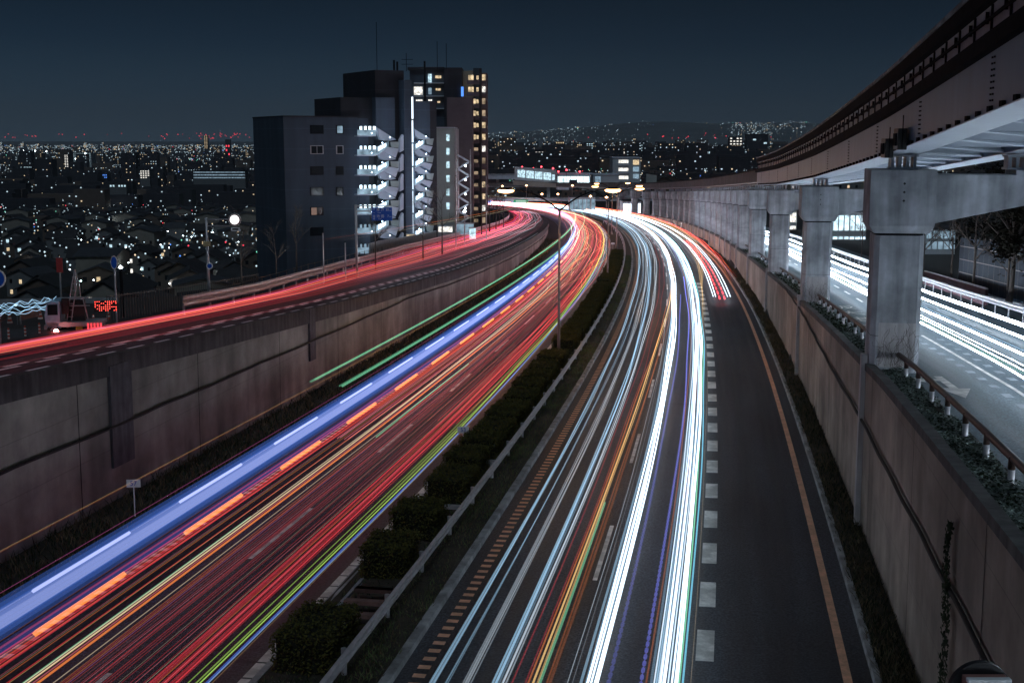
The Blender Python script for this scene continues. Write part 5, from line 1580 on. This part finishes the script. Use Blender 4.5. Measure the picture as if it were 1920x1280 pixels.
lit_building(1068, 1116, 370, 396, 360, 10, "shop", "bluish lit shop row under the far monorail beam", hw_w, lit_soft, (6,1), base=-3)
fencep = wempty("brick_garden_wall", P(sY(84), 22.9, 0, 2), 0, "low dark red slatted wall beyond the upper road", "wall")
mb = MB(); s = sY(78)
while s < sY(98):
    a = P(s, 22.9, 0, 2); mb.box(a.x-.09,a.x+.09,a.y-.09,a.y+.09,a.z-.1,a.z+.9); s += .3
mb.build("slats", principled("maroon_slats", (.16,.07,.09), .7), fencep)
mb = MB(); sweep(mb, [(22.86,.92),(22.86,1.0),(23.0,1.0),(23.0,.92)], sY(78), sY(98), up=2, closed=True); mb.build("top_rail", galv, fencep)

# ---------------------------------------------------------------- interchange in the distance: monorail station, train, overpass, hotel
def pxbox(t, px0, px1, py0, py1, Y, y0, y1, name, mat, tilt=0):
    a = at(px0, py0, Y); b = at(px1, py1, Y); o = t.location
    mb = MB(); x0, x1 = a.x-o.x, b.x-o.x; z0, z1 = b.z-o.z, a.z-o.z
    mb.hexa([(x0,y0,z0+tilt),(x1,y0,z0),(x1,y1,z0),(x0,y1,z0+tilt),(x0,y0,z1+tilt),(x1,y0,z1),(x1,y1,z1),(x0,y1,z1+tilt)])
    return mb.build(name, mat, t)
YI = 420
t = empty("monorail_train", at(1004, 345, YI), 0, "white monorail train with a row of lit windows at the elevated station", "train")
pxbox(t, 965, 1043, 318.5, 343, YI, 0, 3, "car_body", hw_w, tilt=1.0)
for i in range(4):
    pxbox(t, 970.5+i*16.2, 984.5+i*16.2, 319.5+1.8*i*.9, 333.5+1.8*i*.9, YI, -.08, -.01, "window", win_cool, tilt=.25)
pxbox(t, 1035, 1040, 327.5, 338, YI, -.08, -.01, "window", win_cool)
t = empty("monorail_station", at(1075, 350, YI+14), 0, "white lit monorail station hall beside the stopped train", "station")
pxbox(t, 1044.5, 1107, 327, 356, YI+14, 0, 12, "hall", hw_w)
pxbox(t, 1043, 1110, 325.3, 327, YI+14, -1, 12.5, "roof", bw_lav)
for i in range(5): pxbox(t, 1046+i*12, 1056.5+i*12, 331, 349, YI+14, -.08, -.01, "window", emit("hall_glow", (.7,.95,1.0), 2.6, sample=False, breakup=.3))
pxbox(t, 1067, 1082, 337, 356, YI+14, -1.6, -.1, "lift_shaft", bw_dark)
t = empty("office_building", at(1140, 350, YI+20), 0, "low pale lavender office block right of the monorail station", "building")
pxbox(t, 1112, 1160, 328, 358, YI+20, 0, 12, "walls", hw_w); pxbox(t, 1111, 1161, 326.5, 328, YI+20, -.3, 12.3, "roof", bw_lav); pxbox(t, 1116, 1126, 331, 345, YI+20, -.06, -.01, "window", lit_soft)
t = empty("hotel_building", at(1175, 360, YI+40), 0, "pale six storey building with stacked lit balconies above the far monorail", "building")
pxbox(t, 1149, 1200, 296.5, 370, YI+40, 0, 14, "walls", hw_w); pxbox(t, 1148.5, 1200.5, 295, 296.5, YI+40, -.3, 14.3, "roof", bw_lav)
for i in range(4):
    pxbox(t, 1160, 1178, 300+15*i, 306+15*i, YI+40, -.08, -.01, "balcony_light", win_wht)
    pxbox(t, 1158.5, 1179, 306.2+15*i, 310+15*i, YI+40, -1.2, -.1, "balcony", bw_lav)
    if i < 3: pxbox(t, 1187, 1198, 300+13*i, 309+13*i, YI+40, -.08, -.01, "window", lit_soft if i else win_warm)
t = empty("billboard", at(1222, 345, 350), 0, "pale tilted billboard panel above the far monorail beam", "billboard")
pxbox(t, 1212, 1231, 329, 345, 350, 0, .3, "panel", bw_pale, tilt=.4); pxbox(t, 1220, 1222, 345, 358, 350, 0, .3, "post", steel_d)
# elevated viaduct across
for (px0, px1, py0, py1, Y, lb) in ((905, 1045, 325.5, 336, 470, "upper concrete viaduct deck behind the monorail train"), (905, 1240, 370.5, 377, 425, "lower concrete overpass crossing above the motorway bend")):
    t = empty("overpass", at(975, py1, Y), 0, lb, "overpass")
    pxbox(t, px0, px1, py0+2, py1, Y, 0, 9, "deck", bw_lav); pxbox(t, px0, px1, py0, py0+1.8, Y, -.3, 0, "parapet", pier_c)
    for q in (915, 958, 1028, 1075) if py0 > 340 else (930, 1026):
        pxbox(t, q, q+6, py1+.02, 395 if py0 > 340 else 372, Y, 3, 5, "pier", pier_c)
t = empty("gantry_sign", at(965, 378, 405), 0, "green motorway gantry sign under the overpass at the far bend", "road sign")
pxbox(t, 963, 990, 374.8, 380.2, 405, 0, .3, "sign_panel", emit("green_sign", (.03,.35,.16), .9, sample=False)); pxbox(t, 955, 1012, 373.2, 374.6, 405, 0, .3, "gantry_beam", galv)
pxbox(t, 967, 986, 376.4, 378.4, 405, -.08, -.01, "sign_lettering", emit("sign_white", (.8,1,.9), .8, sample=False))
t = empty("monorail_beam", at(1000, 350, 415), 0, "concrete monorail beam passing beneath the train toward the station", "monorail girder")
pxbox(t, 962, 1045, 344, 352, 415, 0, 1.2, "beam", hw_a, tilt=.9); pxbox(t, 1045.2, 1135, 352, 358, 412, 0, 1.2, "beam_end", hw_a, tilt=1.3)
for i, (px, py) in enumerate(((979,314.5),(1000,317),(1015,314),(1021.5,320),(1037,317),(1047,323),(1062,320),(1087,323))):
    c = at(px, py, 432); t = empty("warning_beacon", c, 0, "small red beacon glowing on a mast over the monorail station", "beacon", "red beacons over the station")
    mb = MB(); mb.tube([(0,0,-3.5),(0,0,0)], .06, 5); mb.build("mast", steel_d, t); mb = MB(); mb.blob((0,0,.2), .36); mb.build("lamp", emit("beacon_red", (1,.05,.07), 8, sample=False), t)

# ---------------------------------------------------------------- town
exec_town = True
def house_proto(w, d, h, rf, wm, rm, lit, seed, nwin=3):
    rnd = random.Random(seed)
    t = empty("house", (0,0,0))
    mb = MB(); mb.box(-w/2, w/2, -d/2, d/2, -2.5, h); mb.prism([(-w/2+.02,h),(w/2-.02,h),(0,h+rf-.1)], 'y', -d/2+.02, d/2-.02); mb.build("walls", wm, t)
    e = .5
    mb = MB()
    for sg in (-1, 1):
        mb.hexa([(sg*(w/2+e), -d/2-e, h-.25), (sg*(w/2+e), d/2+e, h-.25), (0, d/2+e, h+rf), (0, -d/2-e, h+rf), (sg*(w/2+e), -d/2-e, h-.05), (sg*(w/2+e), d/2+e, h-.05), (0, d/2+e, h+rf+.2), (0, -d/2-e, h+rf+.2)])
    mb.build("roof", rm, t)
    for i in range(nwin):
        for j in range(2):
            x = -w/2+w*(i+.5)/nwin; z = 1.0+j*2.8
            m_ = rnd.choice([win_warm, win_cool, win_wht]) if rnd.random() < lit else glass_d
            mb = MB(); mb.box(x-.45, x+.45, -d/2-.06, -d/2-.003, z, z+1.1); mb.build("window", m_, t)
    return t
HP = [house_proto(8,9,5.6,2.0,hw_b,roof_m,.30,1), house_proto(9,8,5.8,1.6,hw_c,roof_b,.4,2), house_proto(7.5,10,5.4,2.2,hw_a,roof_m,.3,3), house_proto(10,9,5.8,1.8,hw_b,roof_b,.25,4), house_proto(8.5,8.5,5.6,2.1,hw_c,roof_m,.12,5), house_proto(11,9,8.2,1.2,hw_a,roof_b,.25,6,4)]
HL = ["grey-walled gabled house in the dark hillside town", "brown-walled gabled house in the dark hillside town", "cream gabled house in the dark hillside town", "wide grey house in the dark hillside town", "unlit brown house in the dark hillside town", "three storey cream house in the dark hillside town"]
used = [False]*6
def put_house(x, y, rz, k):
    o = HP[k] if not used[k] else copy_tree(HP[k]); used[k] = True
    o.location = (x, y, ground_h(x, y)-.1); o.rotation_euler = (0,0,rz); s_ = random.uniform(.85,1.15); o.scale = (s_, s_, s_)
    tag(o, HL[k], "house", "houses of kind %s in the town" % HL[k].split()[0])
random.seed(5)
placed = []
def free(x, y, r):
    for a, b, c in placed:
        if (a-x)**2+(b-y)**2 < (r+c)**2: return False
    return True
cnt = 0
yy = 165.0
while yy < 1100 and cnt < 290:
    xl = -(0.405)*yy - 8
    x = xl
    while x < (-0.165*yy if yy < 330 else (0.30*yy if yy < 560 else -.12*yy)):
        X = x + random.uniform(-2,2); Yh = yy+random.uniform(-3,3)
        o_ = corridor(X, Yh) if (Yh < 600 and abs(X) < 160) else -99
        ok = not (-36 < o_ < 60) or Yh > 560
        if Yh < 330 and X/Yh > -.19 : ok = False
        if 330 <= Yh and X/Yh > -.025 and Yh < 520: ok = False
        if -0.20 < X/Yh < -.015 and Yh < 330: ok = False
        if ok and free(X, Yh, 5.5):
            put_house(X, Yh, random.choice((0,math.pi/2,0,.3,-.3))+random.uniform(-.15,.15), random.choice((0,1,2,3,4,4,0,5))); placed.append((X,Yh,5.5)); cnt += 1
        x += random.uniform(11.5, 16) + (yy/110)
    yy += random.uniform(12, 15) + yy/30
# street lamps in the town
tl = [(205,412,640),(39,509,150,),(48,511,152),(150,495,260),(263,475,300),(336,460,330),(228,541,64),(383,407,560),(448,392,620),(505,390,640),(130,490,300),(214,383,900),(278,411,520),(60,620,58),(300,430,420),(240,470,330),(350,480,230),(20,380,900),(160,428,420)] + [(random.uniform(5,500), random.uniform(365,545), 0) for _ in range(52)]
for i, (px, py, Y) in enumerate(tl):
    if px == 60: continue
    if Y == 0:
        Y = 130.0
        while Y < 1200:
            q = at(px, py, Y)
            if q.z < ground_h(q.x, q.y)+5: break
            Y += 4
    c = at(px, py, Y); g = ground_h(c.x, c.y); zt = min(max(c.z, g+3.0), g+7)
    t = empty("street_lamp", (c.x, c.y, g), 0, "small %s street lamp among the houses of the lower town" % ("greenish" if i in (1,2,4,12,3,22,30,41,57,66) else "bluish white"), "street lamp", "greenish lamps in the lower town" if i in (1,2,4,12,3,22,30,41,57,66) else "bluish lamps in the lower town")
    mb = MB(); mb.tube([(0,0,0),(0,0,zt-g)], .08, 5); mb.build("pole", steel_d, t)
    mb = MB(); mb.blob((0,0,zt-g), .10+Y*.00032); mb.build("lamp_head", lamp_grn if i in (1,2,4,12,3,22,30,41,57,66) else lamp_wht, t)
# the white long house by the road
t = empty("white_house", (at(470,520,118).x, 118, -5.5), R(18), "long white-walled house with a dark roof just below the ramp's guard rail", "house")
mb = MB(); mb.box(-6.0, 5.6, 0, 9, -12, 1.9); mb.build("walls", hw_w, t)
mb = MB(); mb.hexa([(-6.5,-.6,1.95),(6.2,-.6,2.35),(6.2,9.5,2.35),(-6.5,9.5,1.95),(-6.2,2,3.6),(6.2,2,4.6),(6.2,9,4.6),(-6.2,9,3.6)]); mb.build("roof", roof_m, t)
for x, z, h_ in ((-1.4,-.9,.9),(1.7,-.5,1.0),(2.5,-.3,1.0)): mb = MB(); mb.box(x,x+.35,-.06,-.003,z,z+h_); mb.build("window", glass_d, t)
mb = MB(); mb.hexa([(-9.5,-.5,-6),(-6.02,-.5,-6),(-6.02,6,-6),(-9.5,6,-6),(-9.5,-.5,.2),(-6.02,-.5,1.2),(-6.02,6,1.2),(-9.5,6,.2)]); mb.build("annex", hw_b, t)
t = empty("street_lamp", (at(470,560,108).x, 106, -8), 0, "hidden-foot yard lamp washing the white house wall", "street lamp")
mb = MB(); mb.tube([(0,0,-2),(0,0,3.4)], .06, 5); mb.build("pole", steel_d, t); mb = MB(); mb.blob((0,0,3.5), .10); mb.build("lamp_head", lamp_wht, t)

# named mid-distance blocks
def block(px0, px1, py0, py1, Y, lb, wallm, litm, rows, cols, frac, name="apartment_building", depth=14, strips=False):
    a = at(px0, py0, Y); b = at(px1, py1, Y); w = b.x-a.x; h = a.z-b.z
    t = empty(name, ((a.x+b.x)/2, Y, b.z), 0, lb, "building")
    mb = MB(); mb.box(-w/2, w/2, 0, depth, -18, h); mb.build("walls", wallm, t)
    mb = MB(); mb.box(-w/2-.2, w/2+.2, -.3, depth+.3, h+.003, h+.5); mb.build("roof", roof_m, t)
    k = 0
    for j in range(rows):
        if strips:
            mb = MB(); z0 = h*(j+.35)/rows; mb.box(-w/2+.3, w/2-.3, -.12, -.01, z0, z0+h*.30/rows); mb.build("lit_gallery", litm, t); continue
        for i in range(cols):
            if random.random() > frac or k >= 95: continue
            x0 = -w/2+w*(i+.2)/cols; x1 = -w/2+w*(i+.75)/cols; z0 = h*(j+.25)/rows; z1 = h*(j+.7)/rows
            mb = MB(); mb.box(x0, x1, -.15, -.01, z0, z1); mb.build("window", litm, t); k += 1
    return t
block(362, 460, 320.5, 336, 1150, "long low apartment slab with three bluish lit galleries in the left town", hw_b, lit_soft, 3, 1, 1, strips=True)
block(262, 281, 319, 335, 1250, "small block with four rows of white lights left of the long slab", hw_b, win_wht, 4, 4, .9)
block(31, 67, 286, 300, 2600, "large grey-blue floodlit warehouse at far left", principled("floodlit_shed", (.3,.36,.38), .8), lit_soft, 1, 3, 0, name="warehouse", depth=30)
block(132, 171, 287, 302, 2500, "floodlit grey warehouse right of the first one in the far town", principled("floodlit_shed", (.3,.36,.38), .8), lit_soft, 1, 3, 0, name="warehouse", depth=30)
for (px, py, Y) in ((44,283,2580),(66,283,2580),(87,284,2580),(142,298,2490),(60,296,2590),(160,288,2490)):
    c = at(px, py, Y-12); t = empty("flood_light", c, 0, "bright bluish flood light on the far warehouses", "flood light", "flood lights at the warehouses")
    mb = MB(); mb.tube([(0,0,-14),(0,0,0)], .2, 5); mb.build("pole", steel_d, t); mb = MB(); mb.blob((0,0,0), 1.5); mb.build("lamp_head", lamp_wht, t)
block(120, 129, 290, 314, 1900, "slim tower with two columns of lit stair lights in the left town", bw_black, win_wht, 8, 2, 1)
block(192, 201, 326, 335, 1500, "square bright blue shop sign block in the left town", bw_black, pt_b, 2, 3, .9, name="shop")
block(169, 190, 333.2, 335.4, 1490, "thin blue lit shop canopy in the left town", bw_black, pt_b, 1, 8, 1, name="shop")
block(205, 237, 345, 352, 1100, "low shop with pale violet lights in the left town", hw_b, win_cool, 1, 6, .7, name="shop")
block(38, 60, 312, 320, 1700, "low block with cyan lit windows at far left", bw_black, win_cool, 2, 7, .8)
block(382, 390, 254, 279, 4200, "tall yellow lit tower on the left skyline", bw_black, win_warm, 10, 2, 1)
block(480, 500, 274, 287, 3000, "cyan glowing glass hall beside the apartment block", bw_black, win_cool, 1, 4, 1, depth=30)
block(422, 432, 262, 293, 3300, "dark tower with red beacons on the left skyline", bw_black, pt_r, 4, 2, .5)
for i, (a, b, c, d, Y, m_, lb) in enumerate(((1160,1190,282,290,1500,win_wht,"block with one bright row of windows"),(1042,1058,265,287,2100,win_warm,"block with warm scattered windows"),(1082,1094,270,286,1900,win_warm,"narrow warm lit block"),(1095,1112,268,284,1900,win_cool,"block with rows of cool white balconies"),(1185,1205,270,290,1700,win_cool,"dark block with a grid of cool windows"),(951,976,284,300,1300,win_cool,"stepped low block with three lit galleries"),(1003,1062,282,292,1300,win_wht,"long low hall with a row of white lights"),(932,958,266,274,2300,win_warm,"low yellowish lit block near the apartment tower"),(1368,1392,257,278,1700,win_wht,"tall block with bright stairwell lights"),(1372,1390,272,282,1650,win_warm,"warm lit block below the hillside lights"),(1232,1280,278,288,1600,win_cool,"dark slab with a sparse row of lights"),(1300,1335,282,290,1500,win_cool,"low wide slab with one bright row at right"),(1400,1440,252,278,1900,win_cool,"dark slab left of the monorail girder"))):
    block(a, b, c, d, Y, lb + " in the right-hand town", bw_black, m_, 1 if i in (0,6,10,11) else 4, 10 if i in (0,6,10,11) else 4, .75 if i not in (12,) else .2)

# bulk of the town: one object of many dark boxes with lit windows (past counting)
random.seed(21)
mb = MB()
def bulk_building(x, y, w, d, h, dens, warm):
    g = ground_h(x, y)-1
    mb.mi = 0 if random.random() < .7 else 1
    mb.box(x-w/2, x+w/2, y, y+d, g-1, g+h)
    rows = max(1, int(h/3)); colsn = max(1, int(w/3.2))
    for j in range(rows):
        rowlit = random.random() < .15
        for i in range(colsn):
            if random.random() > (dens*3 if rowlit else dens): continue
            sz_ = max(.8, y*.00048); wx = x-w/2+w*(i+.5)/colsn; wz = g+h*(j+.55)/rows
            mb.mi = 3 if random.random() < warm else 2
            mb.quad((wx-sz_*.6, y-.3-y*.0003, wz-sz_*.5), (wx+sz_*.6, y-.3-y*.0003, wz-sz_*.5), (wx+sz_*.6, y-.3-y*.0003, wz+sz_*.5), (wx-sz_*.6, y-.3-y*.0003, wz+sz_*.5))
nb = 0
for i in range(6400):
    u = random.random()
    y = 620*math.exp(u*math.log(13000/620))
    k = random.uniform(-.42, .40)
    if k > -.02 and y > 3800: continue
    x = k*y
    if y < 700 and k > -.05: continue
    big = random.random()
    if big < .72: bulk_building(x, y, random.uniform(8,14), 9, random.uniform(5,8), .05, .35)
    elif big < .94 and y > 850: bulk_building(x, y, random.uniform(18,45), 12, random.uniform(9,20), .09, .3)
    elif y > 1300: bulk_building(x, y, random.uniform(14,26), 14, random.uniform(22,42) if k < 0 else random.uniform(14, 26), .20, .45)
    nb += 1
tag(mb.build("distant_town", [bw_black, hw_c, pt_w, pt_y]), "mass of dark buildings with lit windows filling the plain to the horizon", None, None, "stuff")
# lamps of the streets
mb = MB()
for i in range(8000):
    u = random.random()**.8; y = 330*math.exp(u*math.log(12500/330)); k = random.uniform(-.41,.34)
    if y < 620 and k > -.15: continue
    if random.random() < .35: k = round(k*40)/40 + random.gauss(0,.0015)
    x = k*y
    if k > -.02 and y > 3000 and random.random() < (.93 if .06 < k < .16 else .72): continue
    r_ = random.random(); mb.mi = 0 if r_ < .72 else (1 if r_ < .93 else (2 if r_ < .965 else (3 if r_ < .985 else 4)))
    mb.blob((x, y, ground_h(x, y)+random.uniform(4,9)), max(.3, y*random.uniform(.00020,.00048)))
# hillside clusters
for i in range(190):
    x = random.gauss(0.200, .022) if i % 2 else random.gauss(.187,.006); y = random.uniform(4300, 7350); X = x*y; mb.mi = 0 if random.random() < .7 else 1
    mb.blob((X, y, terrain_z(X, y)+6), y*random.uniform(.00015,.00036))
for i in range(170):
    x = random.uniform(.17,.30); y = random.uniform(4200, 7350); X = x*y; mb.mi = 0 if random.random() < .7 else 1
    mb.blob((X, y, terrain_z(X, y)+6), y*random.uniform(.00015,.00036))
for i in range(120):
    x = random.gauss(.03,.04); y = random.uniform(4200, 7200); X = x*y; mb.mi = 0
    mb.blob((X, y, terrain_z(X, y)+6), y*random.uniform(.00018,.00036))
# red beacons on the skyline
mb.mi = 2
for i in range(70):
    k = random.choice((random.gauss(-.27,.05), random.gauss(-.23,.015), random.uniform(-.4,-.2), random.gauss(.14,.03)))
    y = random.uniform(5000, 9000) if k < 0 else random.uniform(1800, 2600); x = k*y
    zt = (13 + y*random.uniform(.0005,.005)) if k < 0 else 13+y*random.uniform(.000,.005)
    mb.blob((x, y, zt), y*random.uniform(.0003,.0005))
tag(mb.build("town_street_lights", [pt_w, pt_y, pt_r, pt_b, pt_g]), "countless street lights, beacons and hillside lights of the night city", None, None, "stuff")

# ---------------------------------------------------------------- convex mirror low at right, by the camera's bridge
mc = at(1838, 1297, 9.0)
t = empty("traffic_mirror", mc, 0, "round black-backed device with a pale boxed face at the bottom right corner", "mirror")
rr = 62*9.0/2380*1.0
m1 = disc(rr, 0, .05, 0, 0, 40); m1.build("rim", black_p, t)
mb = MB(); mb.box(-.150, .175, -.10, -.005, -.3, .150); mb.build("housing", principled("pinkish_housing", (.34,.17,.15), .5), t, bevel=.01)
mb = MB(); mb.box(-.155, .17, -.16, -.101, .135, .168); mb.build("top_hood", white_p, t, bevel=.008)
mb = MB(); mb.box(-.12, .16, -.108, -.101, -.3, .105); mb.build("lens_face", mirror_m, t)
mb = MB(); mb.tube([(0,.08,-.2),(0,.08,-6.0)], .04, 8); mb.build("post", steel_d, t)
print("trails", NTR[0], "houses", cnt, "bulk", nb)

# ---------------------------------------------------------------- night air
HAZE = 0.00008
hm = bpy.data.materials.new("haze"); hm.use_nodes = True; hm.node_tree.nodes.clear()
ho = hm.node_tree.nodes.new("ShaderNodeOutputMaterial"); hv = hm.node_tree.nodes.new("ShaderNodeVolumePrincipled")
hv.inputs["Color"].default_value = (.80,.88,1,1); hv.inputs["Density"].default_value = HAZE
hm.node_tree.links.new(hv.outputs[0], ho.inputs["Volume"])
mb = MB(); mb.box(-9000, 9000, -300, 16500, -120, 420)
hz = mb.build("haze", hm); tag(hz, "thin even night air over the whole place", None, None, "stuff")
S.cycles.volume_bounces = 0
